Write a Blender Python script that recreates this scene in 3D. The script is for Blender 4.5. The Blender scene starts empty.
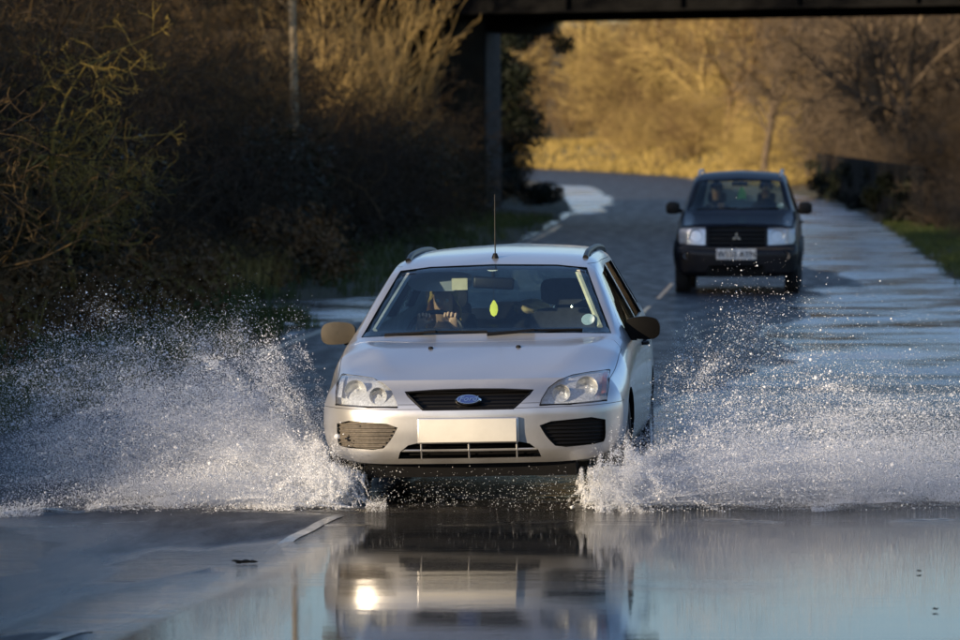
import bpy, bmesh, math, random
import numpy as np
from mathutils import Vector, Matrix
from mathutils.bvhtree import BVHTree
from mathutils.geometry import delaunay_2d_cdt
from mathutils.interpolate import poly_3d_calc

R = math.radians
scene = bpy.context.scene
COL = scene.collection
random.seed(7)
rng = np.random.default_rng(11)

# ------------------------------------------------------------------ camera
CAM_H = 2.25
cam_data = bpy.data.cameras.new('camera')
cam_data.sensor_width = 36.0
cam_data.lens = 4760.0 * 36.0 / 960.0
cam_data.clip_start = 0.5
cam_data.clip_end = 5000
cam_data.dof.use_dof = True
cam_data.dof.focus_distance = 28.6
cam_data.dof.aperture_fstop = 4.6
cam = bpy.data.objects.new('camera', cam_data)
COL.objects.link(cam)
cam.location = (0, 0, CAM_H)
cam.rotation_euler = (R(90) - math.atan((320 - 128) / 4760.0), 0, 0)
scene.camera = cam

# ------------------------------------------------------------------ light
SUN_AZ, SUN_EL = 50.0, 11.5            # degrees left of straight behind the camera, height
sun_vec = Vector((-math.sin(R(SUN_AZ)) * math.cos(R(SUN_EL)), -math.cos(R(SUN_AZ)) * math.cos(R(SUN_EL)), math.sin(R(SUN_EL))))
world = bpy.data.worlds.new('World')
scene.world = world
world.use_nodes = True
wt = world.node_tree
sky = wt.nodes.new('ShaderNodeTexSky')
sky.sky_type = 'NISHITA'
sky.sun_disc = False
sky.sun_elevation = R(SUN_EL)
sky.sun_rotation = R(180 + SUN_AZ)
sky.air_density = 1.0
sky.dust_density = 1.0
sky.ozone_density = 2.4
bg = wt.nodes['Background']
tint = wt.nodes.new('ShaderNodeMix'); tint.data_type = 'RGBA'; tint.blend_type = 'MULTIPLY'; tint.inputs['Factor'].default_value = 1.0
tint.inputs['B'].default_value = (0.99, 0.96, 1.05, 1)      # camera white balance leans to violet
wt.links.new(sky.outputs[0], tint.inputs['A'])
wt.links.new(tint.outputs['Result'], bg.inputs[0])
bg.inputs[1].default_value = 0.105
sun_data = bpy.data.lights.new('sun', 'SUN')
sun_data.energy = 4.6
sun_data.angle = R(0.6)
sun_data.color = (1.0, 0.78, 0.52)
sun = bpy.data.objects.new('sun', sun_data)
COL.objects.link(sun)
sun.rotation_euler = sun_vec.to_track_quat('Z', 'Y').to_euler()
sun.location = (-40, -30, 40)

scene.view_settings.view_transform = 'Standard'
scene.view_settings.look = 'None'
scene.view_settings.exposure = 1.0
scene.view_settings.gamma = 1.0
scene.cycles.use_denoising = True
scene.cycles.max_bounces = 10
scene.cycles.transparent_max_bounces = 24
scene.cycles.caustics_reflective = False
scene.cycles.caustics_refractive = False
scene.cycles.sample_clamp_indirect = 4.0

# ------------------------------------------------------------------ helpers
def tag(o, label=None, cat=None, group=None, kind=None):
    if label: o['label'] = label
    if cat: o['category'] = cat
    if group: o['group'] = group
    if kind: o['kind'] = kind
    return o

def empty(name, loc=(0, 0, 0), rz=0.0):
    o = bpy.data.objects.new(name, None)
    o.empty_display_size = 0.2
    COL.objects.link(o)
    o.location = loc
    o.rotation_euler = (0, 0, rz)
    return o

def link_mesh(name, me, mat=None, parent=None):
    o = bpy.data.objects.new(name, me)
    COL.objects.link(o)
    if mat is not None:
        for m in (mat if isinstance(mat, (list, tuple)) else [mat]):
            me.materials.append(m)
    if parent is not None:
        o.parent = parent
    return o

def mesh_from(name, verts, faces, smooth=False, sharp=None):
    me = bpy.data.meshes.new(name)
    me.from_pydata([tuple(v) for v in verts], [], [tuple(f) for f in faces])
    me.validate()
    if smooth:
        me.polygons.foreach_set('use_smooth', [True] * len(me.polygons))
        if sharp:
            me.set_sharp_from_angle(angle=R(sharp))
    me.update()
    return me

def tri_mesh(name, verts, tris, smooth=False):
    """fast mesh from numpy arrays, tris only"""
    verts = np.asarray(verts, dtype=np.float32); tris = np.asarray(tris, dtype=np.int32)
    me = bpy.data.meshes.new(name)
    me.vertices.add(len(verts)); me.vertices.foreach_set('co', verts.ravel())
    me.loops.add(tris.size); me.loops.foreach_set('vertex_index', tris.ravel())
    me.polygons.add(len(tris))
    me.polygons.foreach_set('loop_start', np.arange(0, tris.size, 3, dtype=np.int32))
    if smooth:
        me.polygons.foreach_set('use_smooth', np.ones(len(tris), dtype=bool))
    me.update(calc_edges=True)
    return me

class MB:
    """collects simple solids into one mesh"""
    def __init__(self): self.v = []; self.f = []
    def add(self, vs, fs):
        n = len(self.v); self.v += [tuple(v) for v in vs]; self.f += [tuple(i + n for i in f) for f in fs]
        return self
    def box(self, c, s, rot=None, bevel=0.0):
        x, y, z = s[0] / 2, s[1] / 2, s[2] / 2
        if bevel:
            bm = bmesh.new(); bmesh.ops.create_cube(bm, size=1.0)
            for v in bm.verts: v.co = Vector((v.co.x * s[0], v.co.y * s[1], v.co.z * s[2]))
            bmesh.ops.bevel(bm, geom=bm.edges[:], offset=bevel, segments=3, affect='EDGES', profile=0.5)
            bm.verts.index_update()
            vs = [v.co.copy() for v in bm.verts]; fs = [[v.index for v in f.verts] for f in bm.faces]; bm.free()
        else:
            vs = [Vector((i * x, j * y, k * z)) for i in (-1, 1) for j in (-1, 1) for k in (-1, 1)]
            fs = [(0, 1, 3, 2), (4, 6, 7, 5), (0, 4, 5, 1), (2, 3, 7, 6), (0, 2, 6, 4), (1, 5, 7, 3)]
        if rot is not None: vs = [rot @ v for v in vs]
        return self.add([v + Vector(c) for v in vs], fs)
    def tube(self, pts, rad, n=8, caps=True):
        pts = [Vector(p) for p in pts]
        if not isinstance(rad, (list, tuple)): rad = [rad] * len(pts)
        vs = []; fs = []
        up = Vector((0, 0, 1))
        for i, p in enumerate(pts):
            d = (pts[min(i + 1, len(pts) - 1)] - pts[max(i - 1, 0)]).normalized()
            a = d.cross(up if abs(d.z) < 0.95 else Vector((1, 0, 0))).normalized(); b = a.cross(d).normalized()
            for k in range(n):
                t = 2 * math.pi * k / n
                vs.append(p + (a * math.cos(t) + b * math.sin(t)) * rad[i])
        for i in range(len(pts) - 1):
            for k in range(n):
                fs.append((i * n + k, i * n + (k + 1) % n, (i + 1) * n + (k + 1) % n, (i + 1) * n + k))
        if caps:
            fs.append(tuple(range(n - 1, -1, -1))); fs.append(tuple(range((len(pts) - 1) * n, len(pts) * n)))
        return self.add(vs, fs)
    def lathe(self, prof, n=32, M=None):
        """prof: list of (r, h) turned about local z; M places it"""
        vs = []; fs = []
        for r, h in prof:
            for k in range(n):
                t = 2 * math.pi * k / n
                vs.append(Vector((r * math.cos(t), r * math.sin(t), h)))
        for i in range(len(prof) - 1):
            for k in range(n):
                fs.append((i * n + k, i * n + (k + 1) % n, (i + 1) * n + (k + 1) % n, (i + 1) * n + k))
        if M is not None: vs = [M @ v for v in vs]
        return self.add(vs, fs)
    def prism(self, pts, axis, a, b):
        n = len(pts)
        def P(p, t): return {'y': (p[0], t, p[1]), 'x': (t, p[0], p[1]), 'z': (p[0], p[1], t)}[axis]
        vs = [P(p, a) for p in pts] + [P(p, b) for p in pts]
        fs = [tuple(range(n)), tuple(range(2 * n - 1, n - 1, -1))] + [(i, i + n, (i + 1) % n + n, (i + 1) % n) for i in range(n)]
        return self.add(vs, fs)
    def mesh(self, name, smooth=True, sharp=35):
        bm = bmesh.new()
        vs = [bm.verts.new(v) for v in self.v]
        for f in self.f:
            try: bm.faces.new([vs[i] for i in f])
            except ValueError: pass
        bmesh.ops.recalc_face_normals(bm, faces=bm.faces[:])
        me = bpy.data.meshes.new(name); bm.to_mesh(me); bm.free()
        if smooth:
            me.polygons.foreach_set('use_smooth', [True] * len(me.polygons))
            me.set_sharp_from_angle(angle=R(sharp))
        return me
    def build(self, name, mat, parent=None, smooth=True, sharp=35):
        return link_mesh(name, self.mesh(name, smooth, sharp), mat, parent)

def sstep(a, b, x):
    t = np.clip((np.asarray(x, dtype=float) - a) / (b - a), 0, 1)
    return t * t * (3 - 2 * t)

def vnoise(x, y, seed=0):
    x = np.asarray(x, dtype=float); y = np.asarray(y, dtype=float)
    xi = np.floor(x).astype(np.int64); yi = np.floor(y).astype(np.int64)
    xf = x - xi; yf = y - yi
    def h(a, b):
        n = (a * 374761393 + b * 668265263 + seed * 974634777) & 0x7fffffff
        n = ((n ^ (n >> 13)) * 1274126177) & 0x7fffffff
        return ((n ^ (n >> 16)) & 0xffff) / 65535.0
    u = xf * xf * (3 - 2 * xf); v = yf * yf * (3 - 2 * yf)
    return (h(xi, yi) * (1 - u) + h(xi + 1, yi) * u) * (1 - v) + (h(xi, yi + 1) * (1 - u) + h(xi + 1, yi + 1) * u) * v

def fbm(x, y, seed=0, o=4):
    s = 0; a = 0.5
    for i in range(o):
        s = s + a * (vnoise(x * 2 ** i, y * 2 ** i, seed + i * 17) - 0.5); a *= 0.5
    return s

# ------------------------------------------------------------------ materials
def new_mat(name):
    m = bpy.data.materials.new(name); m.use_nodes = True
    nt = m.node_tree
    return m, nt, nt.nodes['Principled BSDF']

def coords(nt, scale=(1, 1, 1), kind='Object'):
    tc = nt.nodes.new('ShaderNodeTexCoord'); mp = nt.nodes.new('ShaderNodeMapping')
    mp.inputs['Scale'].default_value = scale
    nt.links.new(tc.outputs[kind], mp.inputs[0])
    return mp.outputs[0]

def noise(nt, vec, scale, detail=4, rough=0.55):
    n = nt.nodes.new('ShaderNodeTexNoise')
    n.inputs['Scale'].default_value = scale; n.inputs['Detail'].default_value = detail; n.inputs['Roughness'].default_value = rough
    nt.links.new(vec, n.inputs['Vector'])
    return n.outputs['Fac']

def ramp(nt, fac, stops):
    r = nt.nodes.new('ShaderNodeValToRGB')
    el = r.color_ramp.elements
    while len(el) < len(stops): el.new(0.5)
    for e, (p, c) in zip(el, stops):
        e.position = p; e.color = (c[0], c[1], c[2], 1) if isinstance(c, (tuple, list)) else (c, c, c, 1)
    nt.links.new(fac, r.inputs[0])
    return r.outputs[0]

def bump(nt, h, strength, dist, prev=None):
    b = nt.nodes.new('ShaderNodeBump'); b.inputs['Strength'].default_value = strength; b.inputs['Distance'].default_value = dist
    nt.links.new(h, b.inputs['Height'])
    if prev is not None: nt.links.new(prev, b.inputs['Normal'])
    return b.outputs[0]

def simple(name, col, rough=0.5, metal=0.0, coat=0.0, var=0.15, scale=8.0, spec=0.5):
    m, nt, p = new_mat(name)
    v = coords(nt)
    f = noise(nt, v, scale)
    c0 = tuple(max(0, c * (1 - var)) for c in col); c1 = tuple(min(1, c * (1 + var)) for c in col)
    nt.links.new(ramp(nt, f, [(0.3, c0), (0.7, c1)]), p.inputs['Base Color'])
    p.inputs['Roughness'].default_value = rough
    p.inputs['Metallic'].default_value = metal
    p.inputs['Coat Weight'].default_value = coat
    p.inputs['Coat Roughness'].default_value = 0.06
    p.inputs['Specular IOR Level'].default_value = spec
    return m

def paint(name, col, metal, rough, dirt=(0.16, 0.13, 0.10), dirt_top=0.80, coat=0.7, spec=0.5):
    m, nt, p = new_mat(name)
    v = coords(nt)
    f = noise(nt, v, 5.0, 6)
    sep = nt.nodes.new('ShaderNodeSeparateXYZ'); nt.links.new(v, sep.inputs[0])
    g = nt.nodes.new('ShaderNodeMapRange'); g.inputs['From Min'].default_value = dirt_top; g.inputs['From Max'].default_value = 0.2
    nt.links.new(sep.outputs['Z'], g.inputs['Value'])
    mul = nt.nodes.new('ShaderNodeMath'); mul.operation = 'MULTIPLY'
    nt.links.new(g.outputs[0], mul.inputs[0]); nt.links.new(f, mul.inputs[1])
    mx = nt.nodes.new('ShaderNodeMix'); mx.data_type = 'RGBA'
    nt.links.new(mul.outputs[0], mx.inputs['Factor'])
    mx.inputs['A'].default_value = (*col, 1); mx.inputs['B'].default_value = (*dirt, 1)
    nt.links.new(mx.outputs['Result'], p.inputs['Base Color'])
    p.inputs['Metallic'].default_value = metal; p.inputs['Roughness'].default_value = rough
    p.inputs['Coat Weight'].default_value = coat; p.inputs['Coat Roughness'].default_value = 0.08
    p.inputs['Specular IOR Level'].default_value = spec
    nt.links.new(ramp(nt, noise(nt, v, 30.0, 5), [(0.3, 0.04), (0.8, 0.16)]), p.inputs['Coat Roughness'])
    return m

def glass_mat(name, tint, extra=0.0, rough=0.01, haze=0.0):
    m = bpy.data.materials.new(name); m.use_nodes = True
    nt = m.node_tree; nt.nodes.remove(nt.nodes['Principled BSDF'])
    out = nt.nodes['Material Output']
    t = nt.nodes.new('ShaderNodeBsdfTransparent'); t.inputs[0].default_value = (*tint, 1)
    g = nt.nodes.new('ShaderNodeBsdfGlossy'); g.inputs['Roughness'].default_value = rough
    fr = nt.nodes.new('ShaderNodeFresnel')
    geo = nt.nodes.new('ShaderNodeNewGeometry'); io = nt.nodes.new('ShaderNodeMath'); io.operation = 'MULTIPLY_ADD'
    io.inputs[1].default_value = 1 / 1.5 - 1.5; io.inputs[2].default_value = 1.5
    nt.links.new(geo.outputs['Backfacing'], io.inputs[0]); nt.links.new(io.outputs[0], fr.inputs['IOR'])
    ad = nt.nodes.new('ShaderNodeMath'); ad.inputs[1].default_value = extra
    nt.links.new(fr.outputs[0], ad.inputs[0])
    mx = nt.nodes.new('ShaderNodeMixShader')
    tsock = t.outputs[0]
    if haze:                                  # weathered plastic scatters a little
        df = nt.nodes.new('ShaderNodeBsdfDiffuse'); df.inputs[0].default_value = (.85, .85, .83, 1)
        mh = nt.nodes.new('ShaderNodeMixShader'); mh.inputs[0].default_value = haze
        nt.links.new(t.outputs[0], mh.inputs[1]); nt.links.new(df.outputs[0], mh.inputs[2]); tsock = mh.outputs[0]
    nt.links.new(ad.outputs[0], mx.inputs[0]); nt.links.new(tsock, mx.inputs[1]); nt.links.new(g.outputs[0], mx.inputs[2])
    nt.links.new(mx.outputs[0], out.inputs[0])
    return m

M = {}
M['silver'] = paint('silver_paint', (0.56, 0.58, 0.61), 0.72, 0.30)
M['navy'] = paint('dark_paint', (0.004, 0.005, 0.010), 0.0, 0.45, dirt=(0.010, 0.009, 0.008), coat=0.25, spec=0.2)
M['plastic'] = simple('black_plastic', (0.004, 0.004, 0.0045), 0.42, spec=0.25)
M['plastic_dusty'] = simple('dusty_plastic', (0.075, 0.065, 0.055), 0.7, var=0.35, scale=40)  # dusty tone; on the left fog panel it also carries sunlight
M['mirror_black_shaded'] = simple('mirror_black_shaded', (0.003, 0.003, 0.003), 0.6, spec=0.08)  # right housing, kept extra dark and dull to read as shaded
M['mirror_black_sunlit'] = simple('mirror_black_sunlit', (0.06, 0.05, 0.034), 0.5, spec=0.3)  # left housing: same black plastic with sunlight put into the colour
M['rubber'] = simple('rubber', (0.015, 0.015, 0.016), 0.75)
M['chrome'] = simple('chrome', (0.72, 0.73, 0.75), 0.16, 1.0, var=0.05)
M['reflector'] = simple('lamp_reflector', (0.86, 0.87, 0.88), 0.33, 0.75, var=0.10, scale=60)
M['housing'] = simple('lamp_housing', (0.66, 0.67, 0.68), 0.3, 0.25, var=0.3, scale=70)
M['steel'] = simple('rim_steel', (0.42, 0.43, 0.45), 0.35, 0.8)
M['glass'] = glass_mat('car_glass', (0.86, 0.93, 0.94), 0.02)
M['glass_dark'] = glass_mat('car_glass_dark', (0.74, 0.80, 0.78), 0.02)
M['lens'] = glass_mat('lamp_lens', (0.94, 0.96, 0.98), 0.04, haze=0.04)
M['amber'] = simple('indicator', (0.75, 0.22, 0.13), 0.25, coat=0.6)
M['bulb'] = simple('bulb_glass', (0.85, 0.86, 0.88), 0.08, 0.3)
M['plate'] = simple('number_plate', (0.42, 0.42, 0.40), 0.5, var=0.06)
M['plate_white'] = simple('white_plate', (0.80, 0.80, 0.78), 0.35, var=0.03)
M['plate_text'] = simple('plate_characters', (0.01, 0.01, 0.012), 0.5)
M['blue_enamel'] = simple('badge_blue', (0.02, 0.04, 0.16), 0.2, coat=0.5)
M['seat'] = simple('seat_fabric', (0.020, 0.021, 0.026), 0.9, var=0.3, scale=30)
M['dash'] = simple('dashboard', (0.018, 0.019, 0.021), 0.6)
M['cream_trim'] = simple('cream_trim', (0.62, 0.58, 0.42), 0.7)
M['grey_trim'] = simple('grey_headlining', (0.30, 0.33, 0.36), 0.8)
M['skin'] = simple('skin', (0.55, 0.34, 0.22), 0.5, var=0.08)
M['hair'] = simple('blonde_hair', (0.52, 0.38, 0.10), 0.55, var=0.35, scale=50)
M['hair_dark'] = simple('dark_hair', (0.03, 0.02, 0.015), 0.55)
M['brown_cloth'] = simple('brown_cloth', (0.07, 0.05, 0.04), 0.9, var=0.3)
M['dark_cloth'] = simple('dark_cloth', (0.02, 0.02, 0.025), 0.9, var=0.3)
M['beige_cloth'] = simple('beige_cloth', (0.55, 0.44, 0.25), 0.9, var=0.3, scale=14)
M['leaf_yellow'] = simple('freshener_yellow', (0.75, 0.80, 0.10), 0.5, var=0.08)
M['leaf_green'] = simple('freshener_green', (0.25, 0.60, 0.25), 0.5, var=0.08)
M['sticker'] = simple('paper_disc', (0.50, 0.62, 0.62), 0.5, var=0.25, scale=120)
M['white_card'] = simple('white_card', (0.75, 0.77, 0.75), 0.5)
M['black_band'] = simple('glass_band', (0.008, 0.008, 0.009), 0.25)
# ------------------------------------------------------------------ the place: road line, ground, road, water
CP = np.array([(-60, -22.5), (-40, -16.5), (-20, -11), (0, -6.2), (10, -3.95), (19, -2.1), (23.5, -1.38), (28, -.72), (40, .62), (63, 2.42), (75, 3.2), (100, 4.7), (125, 5.9), (150, 6.5), (175, 6.5), (200, 5.9), (225, 4.1), (250, .6), (275, -4.8), (300, -12), (340, -26), (400, -50), (480, -84)], float)
CY = np.arange(-60, 480, 1.0)
_cx = np.interp(CY, CP[:, 0], CP[:, 1])
_k = np.hanning(15); _k /= _k.sum()
_pad = np.concatenate([_cx[0] + (np.arange(-7, 0)) * (_cx[1] - _cx[0]), _cx, _cx[-1] + (np.arange(1, 8)) * (_cx[-1] - _cx[-2])])
CX = np.convolve(_pad, _k, 'valid')
TX = np.gradient(CX, CY); TL = np.hypot(TX, 1); TXn, TYn = TX / TL, 1 / TL      # tangent
HALF_L, HALF_R = 3.45, 3.95

def cx_at(y): return np.interp(y, CY, CX)

def road_pt(y, w):
    """point at lateral offset w (metres to the right of the centre line) at station y"""
    c = np.interp(y, CY, CX); tx = np.interp(y, CY, TXn); ty = np.interp(y, CY, TYn)
    return c + w * ty, y - w * tx

def lateral(X, Y):
    """signed distance to the centre line"""
    X = np.asarray(X, float); Y = np.asarray(Y, float)
    shp = X.shape; x = X.ravel(); y = Y.ravel()
    best = np.full(len(x), 1e9); sgn = np.ones(len(x))
    for i in range(0, len(CY), 3):
        d = np.hypot(x - CX[i], y - CY[i])
        m = d < best
        best[m] = d[m]
        s = (x - CX[i]) * TYn[i] - (y - CY[i]) * TXn[i]
        # use the cross product as the precise lateral distance
        best_s = s
        sgn[m] = np.sign(s[m])
    return (best * sgn).reshape(shp)

def road_z(y, w):
    y = np.asarray(y, float); w = np.asarray(w, float)
    e = np.interp(y, [0, 29, 34, 44, 60, 72, 84, 100, 108, 128, 150, 180, 210], [.45, .15, .7, 1.7, 2.3, 2.2, 1.3, .9, -.2, 1.4, 2.3, 3.0, 4])
    n = fbm(w * .45, y * .16, 5, 4); n2 = fbm(w * 1.3, y * .5, 9, 4)
    z = .034 + .030 * n + (.010 + .016 * sstep(30, 26, y) + .016 * sstep(36, 46, y)) * n2
    z = z - .036 * sstep(32, 24, y) * sstep(.2, -.6, w)
    z = z + .010 * np.exp(-((w + .1) / .30)**2) * sstep(30, 25, y)
    z = z - .090 * sstep(e - .5, e + .7, w + 1.6 * n + (sstep(30, 26, y) + sstep(36, 46, y)) * 1.6 * n2)
    l = np.interp(y, [20, 48, 55, 61, 65, 110, 125, 140, 185, 205], [9, 9, 2.75, 2.6, 9, 9, 2.9, 2.3, 2.5, 9])
    z = z - .05 * sstep(-l + .5, -l - .3, w + .8 * n)
    return z

def ground_z(X, Y, w):
    n = fbm(X * .12, Y * .12, 3, 4); n2 = fbm(X * .6, Y * .6, 8, 3)
    left = np.maximum(0, -w - HALF_L); right = np.maximum(0, w - HALF_R)
    z = np.full(np.shape(X), -.16)
    track = sstep(54, 56, Y) * sstep(64, 61, Y)                       # soggy track mouth on the near bank
    zl = -.16 + .27 * sstep(0, .5, left) + .30 * sstep(.6, 5, left) * (1 - .75 * track * sstep(4, 1.5, left)) + 1.3 * sstep(4, 22, left) + .10 * n2 * sstep(.2, 1.5, left)
    zl = zl - .25 * track * sstep(2.6, .6, left)
    zr = -.16 + .20 * sstep(.0, np.interp(Y, [25, 45], [1.1, .30]), right) + .40 * sstep(.6, 6, right) + 2.0 * sstep(6, 40, right) + .12 * n2 * sstep(.2, 1.5, right)
    z = np.where(left > 0, zl, np.where(right > 0, zr, z))
    # railway embankment carried up to the bridge ends
    far = sstep(190, 235, Y)
    z = z + far * np.where(right > 0, 9 * sstep(3, 90, right) + 1.0 * sstep(.5, 5, right), 0) + .8 * n * sstep(2, 8, np.maximum(left, right))
    return z

def grid_axis(stops):
    out = []
    for a, b, st in stops: out.append(np.arange(a, b, st))
    return np.concatenate(out + [[stops[-1][1]]])

gx = grid_axis([(-1500, -300, 200), (-300, -80, 20), (-80, -30, 4), (-30, 30, .6), (30, 80, 4), (80, 300, 20), (300, 1500, 200)])
gy = grid_axis([(-300, -60, 40), (-60, -10, 5), (-10, 130, .8), (130, 320, 2.0), (320, 500, 12), (500, 2400, 200)])
GX, GY = np.meshgrid(gx, gy)
GW = lateral(GX, GY)
GZ = ground_z(GX, GY, GW)
gv = np.stack([GX.ravel(), GY.ravel(), GZ.ravel()], 1)
ni, nj = GX.shape
ii, jj = np.meshgrid(np.arange(ni - 1), np.arange(nj - 1), indexing='ij')
a = (ii * nj + jj).ravel(); b = a + 1; c = a + nj + 1; d = a + nj
gt = np.concatenate([np.stack([a, b, c], 1), np.stack([a, c, d], 1)])

def ground_at(x, y):
    x = np.atleast_1d(np.asarray(x, float)); y = np.atleast_1d(np.asarray(y, float))
    return ground_z(x, y, lateral(x, y))

m, nt, p = new_mat('ground_litter')
v = coords(nt)
f = noise(nt, v, .35, 6, .65); f2 = noise(nt, v, 7.0, 5, .7)
mxn = nt.nodes.new('ShaderNodeMix'); mxn.data_type = 'RGBA'
nt.links.new(f, mxn.inputs['Factor'])
nt.links.new(ramp(nt, f2, [(.25, (.018, .014, .008)), (.5, (.055, .038, .020)), (.8, (.10, .07, .035))]), mxn.inputs['A'])
nt.links.new(ramp(nt, f2, [(.25, (.014, .020, .007)), (.6, (.045, .055, .018)), (.85, (.11, .10, .04))]), mxn.inputs['B'])
nt.links.new(mxn.outputs['Result'], p.inputs['Base Color'])
p.inputs['Roughness'].default_value = .9
nt.links.new(bump(nt, f2, .6, .05), p.inputs['Normal'])
M['ground'] = m
ground = link_mesh('ground', tri_mesh('ground', gv, gt, True), m)
tag(ground, kind='structure')

# road sheet
ry = np.concatenate([np.arange(-60, 14, 2.0), np.arange(14, 70, .25), np.arange(70, 140, .5), np.arange(140, 440, 1.5)])
rw = np.concatenate([np.arange(-HALF_L, HALF_R, .12), [HALF_R]])
RY, RW = np.meshgrid(ry, rw, indexing='ij')
rx_, ry_ = road_pt(RY, RW)
rz_ = road_z(RY, RW)
rz_ = rz_ - .10 * sstep(HALF_R - .5, HALF_R, RW) * 0 
ni, nj = RY.shape
rv = np.stack([rx_.ravel(), ry_.ravel(), rz_.ravel()], 1)
ii, jj = np.meshgrid(np.arange(ni - 1), np.arange(nj - 1), indexing='ij')
a = (ii * nj + jj).ravel(); b = a + 1; c = a + nj + 1; d = a + nj
rt = np.concatenate([np.stack([a, b, c], 1), np.stack([a, c, d], 1)])
m, nt, p = new_mat('wet_asphalt')
v = coords(nt)
agg = noise(nt, v, 55.0, 4, .7); big = noise(nt, v, .55, 5, .6); mid = noise(nt, coords(nt, (1.6, .35, 1)), 2.2, 5, .65)
nt.links.new(ramp(nt, agg, [(.3, (.012, .012, .014)), (.55, (.035, .036, .040)), (.8, (.085, .083, .080))]), p.inputs['Base Color'])
rg = ramp(nt, mid, [(.36, .42), (.60, .60)])
sz = nt.nodes.new('ShaderNodeSeparateXYZ'); nt.links.new(v, sz.inputs[0])
mz = nt.nodes.new('ShaderNodeMapRange'); mz.inputs['From Min'].default_value = .002; mz.inputs['From Max'].default_value = .012; mz.inputs['To Min'].default_value = .30; mz.inputs['To Max'].default_value = 1.0
nt.links.new(sz.outputs['Z'], mz.inputs['Value'])
mm = nt.nodes.new('ShaderNodeMath'); mm.operation = 'MULTIPLY'
nt.links.new(rg, mm.inputs[0]); nt.links.new(mz.outputs[0], mm.inputs[1]); nt.links.new(mm.outputs[0], p.inputs['Roughness'])     # wetter near the waterline
p.inputs['Specular IOR Level'].default_value = .15
nt.links.new(bump(nt, mid, .03, .05, bump(nt, agg, .6, .008)), p.inputs['Normal'])
p.inputs['Coat Weight'].default_value = .03
p.inputs['Coat Roughness'].default_value = .14
M['asphalt'] = m
road = link_mesh('road', tri_mesh('road', rv, rt, True), m)
tag(road, kind='structure')

# painted markings: worn white, each dash a piece of the road
m, nt, p = new_mat('worn_white_paint')
v = coords(nt)
nt.links.new(ramp(nt, noise(nt, v, 9.0, 6, .75), [(.47, (.035, .035, .036)), (.58, (.18, .18, .175)), (.8, (.34, .34, .33))]), p.inputs['Base Color'])
p.inputs['Roughness'].default_value = .3; p.inputs['Coat Weight'].default_value = .4
M['road_paint'] = m
def strip(y0, y1, w0, w1, name='lane_marking'):
    ys = np.arange(y0, y1 + .01, .25)
    vs = []; fs = []
    for i, y in enumerate(ys):
        for w in (w0, (w0 + w1) / 2, w1):
            x_, y_ = road_pt(y, w); vs.append((float(x_), float(y_), float(road_z(y, w)) + .005))
    for i in range(len(ys) - 1):
        for k in range(2): fs.append((i * 3 + k, i * 3 + k + 1, i * 3 + k + 4, i * 3 + k + 3))
    return link_mesh(name, mesh_from(name, vs, fs, True), M['road_paint'], road)
for y0, y1 in ((8, 12), (14, 17.8), (19.0, 22.9), (25.3, 29.0), (31.3, 35.2), (37.3, 41.2), (43.3, 47.2), (49.3, 53.2), (55.3, 58.8), (61.5, 68.0), (71.5, 75.5), (78, 82), (84.5, 88.5), (91, 95), (97.5, 101.5), (104, 108), (112, 116), (120, 124), (128, 132)):
    strip(y0, y1, -.03, .03)
for y0, y1 in ((46, 57), (63, 74), (77, 108)): strip(y0, y1, -HALF_L + .12, -HALF_L + .24, 'edge_line')

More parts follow.
